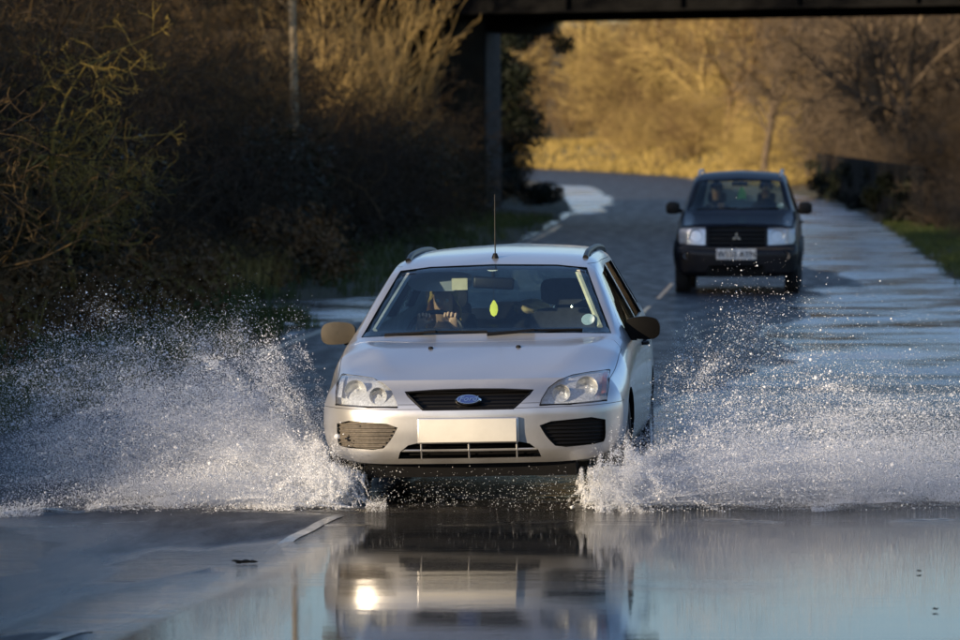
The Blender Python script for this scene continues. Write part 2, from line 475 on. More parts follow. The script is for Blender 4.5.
# flood water: one level sheet, the road and verges rise out of it
def water_mat(name, rough, ripple, small):
    m = bpy.data.materials.new(name); m.use_nodes = True
    nt = m.node_tree; nt.nodes.remove(nt.nodes['Principled BSDF'])
    out = nt.nodes['Material Output']
    v = coords(nt, (1, 1, 1)); vs = coords(nt, (.8, 2.6, 1))
    calm = noise(nt, coords(nt, (.25, .5, 1)), .8, 3)
    big = noise(nt, vs, 1.1, 3, .5); fine = noise(nt, vs, 7.0, 5, .6)
    sep = nt.nodes.new('ShaderNodeSeparateXYZ'); nt.links.new(v, sep.inputs[0])
    # disturbed water lies beyond the wave front; a fair part of the near flood is still calm
    mr = nt.nodes.new('ShaderNodeMapRange'); mr.inputs['From Min'].default_value = 26.5; mr.inputs['From Max'].default_value = 29.0
    mr.inputs['To Min'].default_value = .014; mr.inputs['To Max'].default_value = 1.0
    nt.links.new(sep.outputs['Y'], mr.inputs['Value'])
    # left of the centre line the film is shallow and wrinkled
    ln = nt.nodes.new('ShaderNodeMath'); ln.operation = 'MULTIPLY_ADD'; ln.inputs[1].default_value = -.165; ln.inputs[2].default_value = 5.25
    nt.links.new(sep.outputs['Y'], ln.inputs[0])
    sm = nt.nodes.new('ShaderNodeMath'); sm.operation = 'ADD'
    nt.links.new(sep.outputs['X'], sm.inputs[0]); nt.links.new(ln.outputs[0], sm.inputs[1])
    ml = nt.nodes.new('ShaderNodeMapRange'); ml.inputs['From Min'].default_value = .25; ml.inputs['From Max'].default_value = -.35
    nt.links.new(sm.outputs[0], ml.inputs['Value'])
    mx = nt.nodes.new('ShaderNodeMath'); mx.operation = 'MAXIMUM'
    nt.links.new(mr.outputs[0], mx.inputs[0]); nt.links.new(ml.outputs[0], mx.inputs[1])
    far = nt.nodes.new('ShaderNodeMapRange'); far.inputs['From Min'].default_value = 36; far.inputs['From Max'].default_value = 50; far.inputs['To Min'].default_value = 1; far.inputs['To Max'].default_value = .10
    nt.links.new(sep.outputs['Y'], far.inputs['Value'])
    mf = nt.nodes.new('ShaderNodeMath'); mf.operation = 'MULTIPLY'
    nt.links.new(mx.outputs[0], mf.inputs[0]); nt.links.new(far.outputs[0], mf.inputs[1])
    gust = nt.nodes.new('ShaderNodeMapRange'); gust.inputs['From Min'].default_value = .52; gust.inputs['From Max'].default_value = .72; gust.inputs['To Max'].default_value = .10
    nt.links.new(calm, gust.inputs['Value'])
    mx = nt.nodes.new('ShaderNodeMath'); mx.operation = 'MAXIMUM'
    nt.links.new(mf.outputs[0], mx.inputs[0]); nt.links.new(gust.outputs[0], mx.inputs[1])
    b1 = nt.nodes.new('ShaderNodeBump'); b1.inputs['Distance'].default_value = ripple
    nt.links.new(big, b1.inputs['Height']); nt.links.new(mx.outputs[0], b1.inputs['Strength'])
    b2 = nt.nodes.new('ShaderNodeBump'); b2.inputs['Distance'].default_value = small
    nt.links.new(fine, b2.inputs['Height']); nt.links.new(mx.outputs[0], b2.inputs['Strength']); nt.links.new(b1.outputs[0], b2.inputs['Normal'])
    g = nt.nodes.new('ShaderNodeBsdfGlossy'); g.inputs['Roughness'].default_value = rough
    rm = nt.nodes.new('ShaderNodeMapRange'); rm.inputs['To Min'].default_value = rough; rm.inputs['To Max'].default_value = rough * 3
    nt.links.new(mx.outputs[0], rm.inputs['Value'])
    # wind-ruffled water farther off: streaks of fine ripple too small to see singly
    fz = nt.nodes.new('ShaderNodeMapRange'); fz.inputs['From Min'].default_value = 32; fz.inputs['From Max'].default_value = 44
    nt.links.new(sep.outputs['Y'], fz.inputs['Value'])
    stk = ramp(nt, noise(nt, coords(nt, (.45, .60, 1)), 1.0, 5, .65), [(.38, .05), (.52, .20), (.66, .40)])
    ra = nt.nodes.new('ShaderNodeMath'); ra.operation = 'MULTIPLY_ADD'
    nt.links.new(fz.outputs[0], ra.inputs[0]); nt.links.new(stk, ra.inputs[1]); nt.links.new(rm.outputs[0], ra.inputs[2])
    nt.links.new(ra.outputs[0], g.inputs['Roughness'])
    t = nt.nodes.new('ShaderNodeBsdfTransparent'); t.inputs[0].default_value = (.55, .53, .48, 1)
    fr = nt.nodes.new('ShaderNodeFresnel')
    geo = nt.nodes.new('ShaderNodeNewGeometry'); io = nt.nodes.new('ShaderNodeMath'); io.operation = 'MULTIPLY_ADD'
    io.inputs[1].default_value = 1 / 1.33 - 1.33; io.inputs[2].default_value = 1.33
    nt.links.new(geo.outputs['Backfacing'], io.inputs[0]); nt.links.new(io.outputs[0], fr.inputs['IOR'])
    nt.links.new(b2.outputs[0], g.inputs['Normal']); nt.links.new(b2.outputs[0], fr.inputs['Normal'])
    ms = nt.nodes.new('ShaderNodeMixShader')
    df = nt.nodes.new('ShaderNodeBsdfDiffuse'); df.inputs[0].default_value = (.24, .22, .19, 1)      # silt in the water
    mt = nt.nodes.new('ShaderNodeMixShader'); mt.inputs[0].default_value = .10
    nt.links.new(t.outputs[0], mt.inputs[1]); nt.links.new(df.outputs[0], mt.inputs[2])
    nt.links.new(fr.outputs[0], ms.inputs[0]); nt.links.new(mt.outputs[0], ms.inputs[1]); nt.links.new(g.outputs[0], ms.inputs[2])
    nt.links.new(ms.outputs[0], out.inputs[0])
    return m
M['water'] = water_mat('flood_water', .02, .045, .018)
wy_ = np.concatenate([np.arange(4, 24, 1.0), np.arange(24, 34, .05), np.arange(34, 215, .7)])
ww_ = np.concatenate([np.arange(-6, -4.2, .4), np.arange(-4.2, 6.2, .08), np.arange(6.2, 8.6, .4)])
WY, WW = np.meshgrid(wy_, ww_, indexing='ij')
wx, wyy = road_pt(WY, WW)
def wave_front(x):
    """station of the bow-wave lip at lateral position x"""
    return 27.75 + .05 * np.abs(x) + .12 * np.where(x > 0, x * .9, 0) - .25 * np.where(x < -1, -x - 1, 0) * .35 + .10 * np.sin(x * 2.1) + .06 * np.sin(x * 5.3 + 1) + .45 * (vnoise(x * 1.7, x * 0 + 3, 4) - .5)
dfr = wyy - wave_front(wx)
lip = .042 * np.exp(-(dfr / .07)**2) * (.4 + .6 * np.abs(vnoise(wx * 6, wyy * 0, 8))) + .016 * np.exp(-((dfr - .38) / .16)**2) + .010 * np.exp(-((dfr + .9) / .05)**2) * (vnoise(wx * 2, wx * 0, 6) > .45)
churn = .022 * sstep(0, .8, dfr) * sstep(7, 2.5, dfr) * (fbm(wx * 3.0, wyy * 3.0, 21, 4) + .15)
wz = lip * sstep(-5, -3.5, WW) + churn
ni, nj = WY.shape
ii, jj = np.meshgrid(np.arange(ni - 1), np.arange(nj - 1), indexing='ij')
a = (ii * nj + jj).ravel(); b = a + 1; c = a + nj + 1; d = a + nj
wtris = np.concatenate([np.stack([a, b, c], 1), np.stack([a, c, d], 1)])
water = link_mesh('flood_water', tri_mesh('flood_water', np.stack([wx.ravel(), wyy.ravel(), wz.ravel()], 1), wtris, True), M['water'])
tag(water, kind='structure')

# ------------------------------------------------------------------ railway bridge
m, nt, p = new_mat('stained_concrete')
v = coords(nt)
nt.links.new(ramp(nt, noise(nt, coords(nt, (1, 1, .25)), 1.6, 6, .65), [(.3, (.05, .052, .045)), (.6, (.13, .135, .12)), (.85, (.20, .20, .17))]), p.inputs['Base Color'])
p.inputs['Roughness'].default_value = .85
nt.links.new(bump(nt, noise(nt, v, 9, 5), .4, .02), p.inputs['Normal'])
M['concrete'] = m
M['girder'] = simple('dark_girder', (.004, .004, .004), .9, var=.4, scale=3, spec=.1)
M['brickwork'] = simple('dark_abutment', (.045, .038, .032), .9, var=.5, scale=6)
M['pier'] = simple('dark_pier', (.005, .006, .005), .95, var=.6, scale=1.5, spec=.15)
bridge = empty('railway_bridge', (0, 116, .16))
tag(bridge, 'dark girder bridge over the road on concrete columns', 'bridge')
# deck runs slightly askew: nearer at its right-hand end
BR = Matrix.Rotation(R(-20), 3, 'Z') @ Matrix.Rotation(R(-.5), 3, 'Y')
def bbox(c, s, nm, mt, bev=.02, parent=bridge): return MB().box(BR @ Vector(c), s, BR, bev).build(nm, mt, parent)
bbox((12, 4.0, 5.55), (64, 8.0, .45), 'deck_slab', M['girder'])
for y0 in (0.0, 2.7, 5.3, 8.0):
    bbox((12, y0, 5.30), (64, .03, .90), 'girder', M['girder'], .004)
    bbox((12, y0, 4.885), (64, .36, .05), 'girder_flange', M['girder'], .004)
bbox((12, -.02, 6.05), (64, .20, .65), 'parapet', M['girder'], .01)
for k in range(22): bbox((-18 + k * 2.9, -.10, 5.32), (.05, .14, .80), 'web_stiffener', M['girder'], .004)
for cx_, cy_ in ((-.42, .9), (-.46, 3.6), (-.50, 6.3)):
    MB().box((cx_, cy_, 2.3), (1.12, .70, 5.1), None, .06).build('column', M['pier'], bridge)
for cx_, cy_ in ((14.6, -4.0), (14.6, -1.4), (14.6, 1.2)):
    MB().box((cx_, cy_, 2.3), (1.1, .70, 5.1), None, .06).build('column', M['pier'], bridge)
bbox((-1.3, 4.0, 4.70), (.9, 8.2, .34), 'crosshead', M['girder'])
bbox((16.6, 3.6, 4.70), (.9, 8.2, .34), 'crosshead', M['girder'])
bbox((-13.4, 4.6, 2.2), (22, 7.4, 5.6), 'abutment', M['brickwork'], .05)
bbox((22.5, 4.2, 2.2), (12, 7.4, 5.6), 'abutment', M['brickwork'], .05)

# dark boarded fence beyond the right verge, running under the bridge
fence = empty('board_fence', (10.3, 106, 0))
tag(fence, 'low black boarded fence along the right verge under the bridge', 'fence')
M['dark_board'] = simple('dark_boards', (.005, .0045, .004), .95, var=.5, scale=4, spec=.1)
fa = np.array([9.75, 104.0]); fb = np.array([11.5, 162.0])
nP = 20
for k in range(nP + 1):
    q = fa + (fb - fa) * k / nP - np.array([10.3, 106])
    gz = float(ground_at(q[0] + 10.3, q[1] + 106)[0])
    MB().box((q[0], q[1], gz + .60), (.10, .10, 1.40), None, .01).build('post', M['dark_board'], fence)
ang = math.atan2(fb[1] - fa[1], fb[0] - fa[0])
for k in range(nP):
    q = fa + (fb - fa) * (k + .5) / nP - np.array([10.3, 106])
    gz = float(ground_at(q[0] + 10.3, q[1] + 106)[0])
    for j in range(8):
        MB().box((q[0] - .02, q[1], gz + .12 + j * .165), (2.86, .03, .158), Matrix.Rotation(ang, 3, 'Z')).build('board', M['dark_board'], fence, smooth=False)
# ------------------------------------------------------------------ car building
def mono(xs, ys, x):
    """monotone cubic interpolation"""
    xs = np.asarray(xs, float); ys = np.asarray(ys, float); x = np.asarray(x, float)
    h = np.diff(xs); d = np.diff(ys) / h
    m = np.zeros(len(xs)); m[0] = d[0]; m[-1] = d[-1]
    for i in range(1, len(xs) - 1):
        if d[i - 1] * d[i] > 0:
            w1 = 2 * h[i] + h[i - 1]; w2 = h[i] + 2 * h[i - 1]
            m[i] = (w1 + w2) / (w1 / d[i - 1] + w2 / d[i])
    k = np.clip(np.searchsorted(xs, x) - 1, 0, len(h) - 1)
    t = (x - xs[k]) / h[k]
    return ((2 * t**3 - 3 * t**2 + 1) * ys[k] + (t**3 - 2 * t**2 + t) * h[k] * m[k] + (-2 * t**3 + 3 * t**2) * ys[k + 1] + (t**3 - t**2) * h[k] * m[k + 1])

def ring_curve(P, rad, nc=6):
    """P: 9 control points (x,z) from bottom centre to top centre; corners rounded"""
    out = [P[0]]
    for i in range(1, len(P) - 1):
        a, b, c = P[i - 1], P[i], P[i + 1]; r = rad[i]
        s = b + (a - b) * r; e = b + (c - b) * r
        for k in range(nc):
            t = k / (nc - 1)
            out.append((1 - t)**2 * s + 2 * t * (1 - t) * b + t**2 * e)
    out.append(P[-1])
    return np.array(out)

def loft(table, rad, ys, deform=None, M_cols=44):
    yy = [r[0] for r in table]
    flat = np.array([[c for p in r[1:-1] for c in p] + [r[-1]] for r in table])   # P1..P7, P8z
    vals = np.stack([mono(yy, flat[:, j], ys) for j in range(flat.shape[1])], 1)
    rings = []
    for v in vals:
        P = [np.array([0, v[1]])] + [np.array([v[2 * i], v[2 * i + 1]]) for i in range(7)] + [np.array([0, v[-1]])]
        rings.append(ring_curve(P, rad))
    n = len(rings[0])
    bm = bmesh.new()
    full = 2 * n - 2
    V = []
    for y, rg in zip(ys, rings):
        pts = [(x, y, z) for x, z in rg] + [(-x, y, z) for x, z in rg[-2:0:-1]]
        V.append([bm.verts.new(p) for p in pts])
    for a, b in zip(V[:-1], V[1:]):
        for k in range(full):
            bm.faces.new((a[k], a[(k + 1) % full], b[(k + 1) % full], b[k]))
    for ring, Vr, y in ((rings[0], V[0], ys[0]), (rings[-1], V[-1], ys[-1])):
        rows = []
        for k in range(n):
            if k in (0, n - 1): rows.append([Vr[k]] * (M_cols + 1)); continue
            r_ = Vr[k]; l_ = Vr[full - k]
            row = [l_]
            for j in range(1, M_cols):
                row.append(bm.verts.new((ring[k][0] * (-1 + 2 * j / M_cols), y, ring[k][1])))
            rows.append(row + [r_])
        for a, b in zip(rows[:-1], rows[1:]):
            for j in range(M_cols):
                q = []
                for v in (a[j], a[j + 1], b[j + 1], b[j]):
                    if v not in q: q.append(v)
                if len(q) >= 3:
                    try: bm.faces.new(q)
                    except ValueError: pass
    if deform:
        for v in bm.verts: v.co = Vector(deform(*v.co))
    bmesh.ops.remove_doubles(bm, verts=bm.verts[:], dist=1e-5)
    bmesh.ops.recalc_face_normals(bm, faces=bm.faces[:])
    me = bpy.data.meshes.new('loft'); bm.to_mesh(me); bm.free()
    me.polygons.foreach_set('use_smooth', [True] * len(me.polygons))
    return me

def boolean(me, ops):
    """ops: list of (kind, mesh). Returns a new mesh."""
    o = bpy.data.objects.new('tmp', me); COL.objects.link(o)
    tmp = [o]
    for kind, cm in ops:
        c = bpy.data.objects.new('tmpc', cm); COL.objects.link(c); tmp.append(c)
        md = o.modifiers.new('b', 'BOOLEAN'); md.operation = kind; md.object = c; md.solver = 'MANIFOLD'
        try: md.material_mode = 'TRANSFER'
        except Exception: pass
    dg = bpy.context.evaluated_depsgraph_get()
    dg.update()
    res = bpy.data.meshes.new_from_object(o.evaluated_get(dg))
    for t in tmp: bpy.data.objects.remove(t)
    return res

class Shell:
    """outer surface of a body: rays and smooth normals"""
    def __init__(self, me):
        self.me = me
        vs = [v.co.copy() for v in me.vertices]
        self.faces = [tuple(p.vertices) for p in me.polygons]
        self.bvh = BVHTree.FromPolygons(vs, self.faces)
        self.vs = vs; self.vn = [v.normal.copy() for v in me.vertices]
    def front(self, x, z):
        h = self.bvh.ray_cast(Vector((x, -2, z)), Vector((0, 1, 0)))
        return h
    def side(self, y, z, s):
        return self.bvh.ray_cast(Vector((s * 3, y, z)), Vector((-s, 0, 0)))
    def top(self, x, y):
        return self.bvh.ray_cast(Vector((x, y, 4)), Vector((0, 0, -1)))
    def back(self, x, z):
        return self.bvh.ray_cast(Vector((x, 9, z)), Vector((0, -1, 0)))
    def normal_at(self, co):
        loc, nor, idx, dist = self.bvh.find_nearest(co)
        f = self.faces[idx]
        w = poly_3d_calc([self.vs[i] for i in f], loc)
        n = Vector((0, 0, 0))
        for i, k in zip(f, w): n += self.vn[i] * k
        return n.normalized(), dist

def fix_normals(me, shell):
    me.polygons.foreach_set('use_smooth', [True] * len(me.polygons))
    cache = {}
    nor = []
    for p in me.polygons:
        fn = p.normal
        for vi in p.vertices:
            if vi not in cache: cache[vi] = shell.normal_at(me.vertices[vi].co)
            n, d = cache[vi]
            nor.append(n if (d < 0.0015 and n.dot(fn) > 0.72) else fn.copy())
    me.normals_split_custom_set(nor)

def cdt_fill(outline, res):
    """triangulated polygon with inner points"""
    pts = []
    n = len(outline)
    for i in range(n):
        a = np.array(outline[i], float); b = np.array(outline[(i + 1) % n], float)
        k = max(1, int(np.ceil(np.linalg.norm(b - a) / res)))
        for j in range(k): pts.append(a + (b - a) * j / k)
    m = len(pts)
    poly = np.array(pts)
    lo = poly.min(0); hi = poly.max(0)
    gx = np.arange(lo[0] + res / 2, hi[0], res); gy = np.arange(lo[1] + res / 2, hi[1], res)
    X, Y = np.meshgrid(gx, gy); X = X.ravel(); Y = Y.ravel()
    ins = np.zeros(len(X), bool); near = np.full(len(X), 1e9)
    for i in range(m):
        x1, y1 = poly[i]; x2, y2 = poly[(i + 1) % m]
        c = (y1 > Y) != (y2 > Y)
        with np.errstate(divide='ignore', invalid='ignore'):
            ins ^= c & (X < (x2 - x1) * (Y - y1) / (y2 - y1 + 1e-30) + x1)
        near = np.minimum(near, np.hypot(X - x1, Y - y1))
    keep = ins & (near > res * 0.45)
    allp = [Vector(p) for p in pts] + [Vector((a, b)) for a, b in zip(X[keep], Y[keep])]
    r = delaunay_2d_cdt(allp, [], [list(range(m))], 1, 1e-6)
    return [tuple(v) for v in r[0]], [tuple(f) for f in r[2]], m

def patch(outline, fn, res=0.03, thick=0.0, tdir=(0, 1, 0)):
    """fn maps 2D -> (Vector, normal). A sheet, or a slab when thick"""
    v2, tris, m = cdt_fill(outline, res)
    vs = []; ns = []
    for a, b in v2:
        p, n = fn(a, b); vs.append(Vector(p)); ns.append(Vector(n))
    mb = MB()
    if thick == 0:
        mb.add(vs, tris)
    else:
        n = len(vs); td = Vector(tdir)
        ed = {}
        for t in tris:
            for i in range(3):
                e = (t[i], t[(i + 1) % 3]); k = tuple(sorted(e))
                ed[k] = None if k in ed else e
        fs = list(tris) + [(t[2] + n, t[1] + n, t[0] + n) for t in tris] + [(e[1], e[0], e[0] + n, e[1] + n) for e in ed.values() if e]
        mb.add(vs + [v + td * thick for v in vs], fs)
    return mb

def smooth_poly(pts, it=2, keep=()):
    """Chaikin-rounded outline"""
    for _ in range(it):
        o = []
        n = len(pts)
        for i in range(n):
            a = np.array(pts[i], float); b = np.array(pts[(i + 1) % n], float)
            o += [tuple(a * 0.8 + b * 0.2), tuple(a * 0.2 + b * 0.8)]
        pts = o
    return pts

def flip(pts): return [(-x, z) for x, z in pts][::-1]

def grow(pts, d):
    c = np.array(pts).mean(0)
    out = []
    n = len(pts); P = np.array(pts, float)
    area = 0.5 * sum(P[i][0] * P[(i + 1) % n][1] - P[(i + 1) % n][0] * P[i][1] for i in range(n))
    s = 1 if area > 0 else -1
    for i in range(n):
        t1 = P[i] - P[i - 1]; t2 = P[(i + 1) % n] - P[i]
        n1 = s * np.array([t1[1], -t1[0]]) / (np.linalg.norm(t1) + 1e-9); n2 = s * np.array([t2[1], -t2[0]]) / (np.linalg.norm(t2) + 1e-9)
        b = n1 + n2; b /= (np.linalg.norm(b) + 1e-9)
        out.append(tuple(P[i] + b * d / max(0.5, float(b @ n1))))
    return out

def prism_mesh(pts, axis, a, b, mat=None):
    mb = MB().prism(pts, axis, a, b)
    me = mb.mesh('cut', smooth=False)
    if mat: me.materials.append(mat)
    return me

def text_mesh(body, size, shear=0.0, bold=0.0):
    cu = bpy.data.curves.new('txt', 'FONT'); cu.body = body; cu.size = size; cu.shear = shear
    cu.align_x = 'CENTER'; cu.align_y = 'CENTER'; cu.extrude = size * 0.02; cu.offset = bold
    o = bpy.data.objects.new('txt', cu); COL.objects.link(o)
    dg = bpy.context.evaluated_depsgraph_get(); dg.update()
    me = bpy.data.meshes.new_from_object(o.evaluated_get(dg))
    bpy.data.objects.remove(o)
    return me

def make_wheel(car, loc, r, w, side, mats=('rubber', 'steel')):
    e = empty('wheel'); e.parent = car; e.location = loc
    rot = Matrix.Rotation(R(90) * side, 4, 'Y')
    ri = r * 0.66
    t = MB().lathe([(ri, -w / 2 + .01), (ri + .02, -w / 2), (r - .025, -w / 2 + .004), (r - .006, -w / 2 + .025), (r, -w * .25), (r, w * .25), (r - .006, w / 2 - .025), (r - .025, w / 2 - .004), (ri + .02, w / 2), (ri, w / 2 - .01), (ri, -w / 2 + .01)], 40, rot)
    t.build('tyre', M[mats[0]], e)
    m = MB().lathe([(ri, w / 2 - .012), (ri - .02, w / 2 - .03), (ri - .035, w / 2 - .05), (ri - .04, -w / 2 + .03)], 40, rot)
    for k in range(7):
        a = 2 * math.pi * k / 7
        m.box(rot @ Vector((math.cos(a) * ri * .55, math.sin(a) * ri * .55, w / 2 - .035)), (ri * .9, .055, .02), (rot @ Matrix.Rotation(a, 4, 'Z')).to_3x3(), 0.006)
    m.lathe([(0.0, w / 2 - .018), (.04, w / 2 - .02), (.055, w / 2 - .035), (.06, w / 2 - .06)], 20, rot)
    m.build('rim', M[mats[1]], e)
    return e

def lamp_bowl(name, c, r, depth, parent):
    M4 = Matrix.Translation(c) @ Matrix.Rotation(R(90), 4, 'X')
    o = MB().lathe([(r, 0), (r * .93, -depth * .25), (r * .75, -depth * .6), (r * .45, -depth * .9), (.012, -depth)], 28, M4).build(name, M['reflector'], parent)
    MB().lathe([(.001, -.01 - depth * .2), (.010, -.016 - depth * .2), (.012, -.03 - depth * .2), (.010, -depth)], 12, M4).build('bulb', M['bulb'], o)
    return o

def seat(car, x, y, zseat, ztop, w=0.44, mat='seat'):
    e = empty('seat'); e.parent = car; e.location = (x, y, 0)
    h = ztop - zseat
    bk = [(-w * .5, zseat), (-w * .5, zseat + h * .45), (-w * .42, zseat + h * .70), (-w * .30, zseat + h * .74), (w * .30, zseat + h * .74), (w * .42, zseat + h * .70), (w * .5, zseat + h * .45), (w * .5, zseat)]
    def f(a, b):
        t = (b - zseat) / h
        return Vector((a, 0.02 + 0.16 * t + 0.25 * a * a * -1 + 0.02, b)), (0, -1, 0)
    patch(smooth_poly(bk, 1), f, 0.05, 0.12).build('backrest', M[mat], e)
    hr = [(-w * .29, zseat + h * .77), (-w * .31, zseat + h * .95), (-w * .24, ztop), (w * .24, ztop), (w * .31, zseat + h * .95), (w * .29, zseat + h * .77)]
    patch(smooth_poly(hr, 2), f, 0.04, 0.10).build('headrest', M[mat], e)
    MB().box((0, -0.22, zseat - 0.02), (w, 0.5, 0.16), None, 0.05).build('cushion', M[mat], e)
    for s in (-1, 1): MB().tube([(s * w * .13, .19, zseat + h * .68), (s * w * .13, .21, zseat + h * .86)], .007).build('headrest_post', M['chrome'], e)
    return e

def steering_wheel(car, c, r):
    Mx = Matrix.Translation(c) @ Matrix.Rotation(R(62), 4, 'X')
    pts = [Mx @ Vector((r * math.cos(a), r * math.sin(a), 0)) for a in np.linspace(0, 2 * math.pi, 33)]
    mb = MB().tube(pts, 0.015, 8, caps=False)
    mb.tube([Mx @ Vector((-r, 0, 0)), Mx @ Vector((0, -.01, -.02)), Mx @ Vector((r, 0, 0))], .014)
    mb.tube([Mx @ Vector((0, -r, 0)), Mx @ Vector((0, 0, -.02))], .014)
    mb.lathe([(0.0, 0.0), (.05, -.004), (.065, -.02), (.06, -.05)], 20, Mx)
    return mb.build('steering_wheel', M['plastic'], car)

def seated_person(name, loc, rz, parent_label, cat, cloth, hair, long_hair, hands=None, lean=0.0):
    """one continuous skinned figure facing -y, hips at the origin"""
    P = []; E = []; Rr = []
    def v(p, r, prev=None):
        P.append(Vector(p)); Rr.append(r if isinstance(r, tuple) else (r, r))
        if prev is not None: E.append((prev, len(P) - 1))
        return len(P) - 1
    pel = v((0, 0, 0.02), (.15, .11))
    bel = v((0, .03 + lean * .3, .16), (.135, .10), pel)
    che = v((0, .06 + lean * .6, .32), (.155, .11), bel)
    up = v((0, .075 + lean * .8, .42), (.12, .09), che)
    nk = v((0, .06 + lean, .50), .052, up)
    n2 = v((0, .045 + lean, .555), .05, nk)
    jaw = v((0, .02 + lean, .60), (.062, .07), n2)
    fc = v((0, .02 + lean, .66), (.073, .09), jaw)
    cr = v((0, .03 + lean, .73), (.072, .085), fc)
    v((0, .035 + lean, .775), (.045, .05), cr)
    v((0, -.085 + lean, .655), .012, fc)          # nose
    for s in (-1, 1):
        sh = v((s * .165, .075 + lean * .8, .42), .058, up)
        tgt = Vector(hands[0 if s < 0 else 1]) if hands else Vector((s * .12, -.30, .08))
        el = v((s * .235, -.06, .20), .045, sh)
        wr = v(tuple(Vector((s * .235, -.06, .20)).lerp(tgt, .86)), .027, el)
        pm = v(tuple(tgt), (.036, .022), wr)
        d = (tgt - Vector((s * .235, -.06, .20))).normalized()
        a = Vector((1, 0, 0))
        for k in range(4):                           # fingers curl forward over the rim and down
            off = (k - 1.5) * .021
            f1 = v(tgt + a * off + d * (.045 - .006 * abs(k - 1.3)) + Vector((0, 0, .022)), .0092, pm)
            f2 = v(tgt + a * off * 1.05 + d * (.078 - .008 * abs(k - 1.3)) + Vector((0, 0, .012)), .0088, f1)
            v(tgt + a * off * 1.05 + d * (.088 - .008 * abs(k - 1.3)) + Vector((0, 0, -.022)), .008, f2)
        t1 = v(tgt - a * s * .042 + d * .012 + Vector((0, 0, -.004)), .0105, pm)
        v(tgt - a * s * .060 + d * .045 + Vector((0, 0, -.008)), .0095, t1)
        hp = v((s * .10, -.05, 0.0), .09, pel)
        kn = v((s * .14, -.44, .08), .065, hp)
        an = v((s * .13, -.66, -.26), .042, kn)
        v((s * .13, -.78, -.30), .04, an)
    me = bpy.data.meshes.new(name)
    me.from_pydata([tuple(p) for p in P], E, [])
    o = bpy.data.objects.new(name, me); COL.objects.link(o)
    sk = o.modifiers.new('skin', 'SKIN')
    for sv, r in zip(me.skin_vertices[0].data, Rr): sv.radius = r
    me.skin_vertices[0].data[0].use_root = True
    ss = o.modifiers.new('sub', 'SUBSURF'); ss.levels = 2; ss.render_levels = 2
    dg = bpy.context.evaluated_depsgraph_get(); dg.update()
    res = bpy.data.meshes.new_from_object(o.evaluated_get(dg))
    bpy.data.objects.remove(o)
    res.materials.clear(); res.materials.append(M[cloth]); res.materials.append(M['skin'])
    wr_pts = [Vector(h) for h in (hands or [(-.12, -.30, .08), (.12, -.30, .08)])]
    for p in res.polygons:
        c = p.center
        p.material_index = 1 if (c.z > .535 or min((c - w).length for w in wr_pts) < .11) else 0
        p.use_smooth = True
    po = link_mesh(name, res, None, None)
    po.location = loc; po.rotation_euler = (0, 0, rz)
    tag(po, parent_label, cat)
    hb = MB()
    cen = Vector((0, .045 + lean, .695))
    nseg = 26; rows = 12
    vs = []; fs = []
    r0 = random.Random(5)
    for i in range(rows + 1):
        th = (0.02 + 0.98 * i / rows) * (math.pi * (.62 if not long_hair else .60))
        for k in range(nseg):
            ph = 2 * math.pi * k / nseg
            front = max(0.0, -math.sin(ph))
            t2 = th * (1 - .50 * front)
            rr = .098 + .006 * math.sin(ph * 9 + i) 
            vs.append(cen + Vector((rr * .92 * math.sin(t2) * math.cos(ph), rr * 1.1 * math.sin(t2) * math.sin(ph), rr * 1.08 * math.cos(t2))))
    if long_hair:
        for i in range(1, 8):
            for k in range(nseg):
                ph = 2 * math.pi * k / nseg; front = max(0.0, -math.sin(ph))
                b = vs[rows * nseg + k]
                vs.append(Vector((b.x * (1 + .05 * i), b.y * (1 + .01 * i) + .004 * i, b.z - .030 * i * (1 - .93 * front ** .7))) + Vector((0.004 * math.sin(ph * 11 + i), .004 * math.cos(ph * 7 + i), 0)))
        rows += 7
    for i in range(rows):
        for k in range(nseg):
            fs.append((i * nseg + k, i * nseg + (k + 1) % nseg, (i + 1) * nseg + (k + 1) % nseg, (i + 1) * nseg + k))
    hb.add(vs, fs); hb.build('hair', M[hair], po, sharp=80)
    for s in (-1, 1):
        MB().lathe([(0.0001, .011), (.008, .008), (.011, 0), (.008, -.008), (.0001, -.011)], 10, Matrix.Translation((s * .030, -.060 + lean, .675))).build('eye', M['white_card'], po)
    lp = MB().tube([(-.022, -.062 + lean, .612), (0, -.070 + lean, .610), (.022, -.062 + lean, .612)], [.004, .007, .004], 6)
    lp.build('mouth', M['amber'], po)
    return po
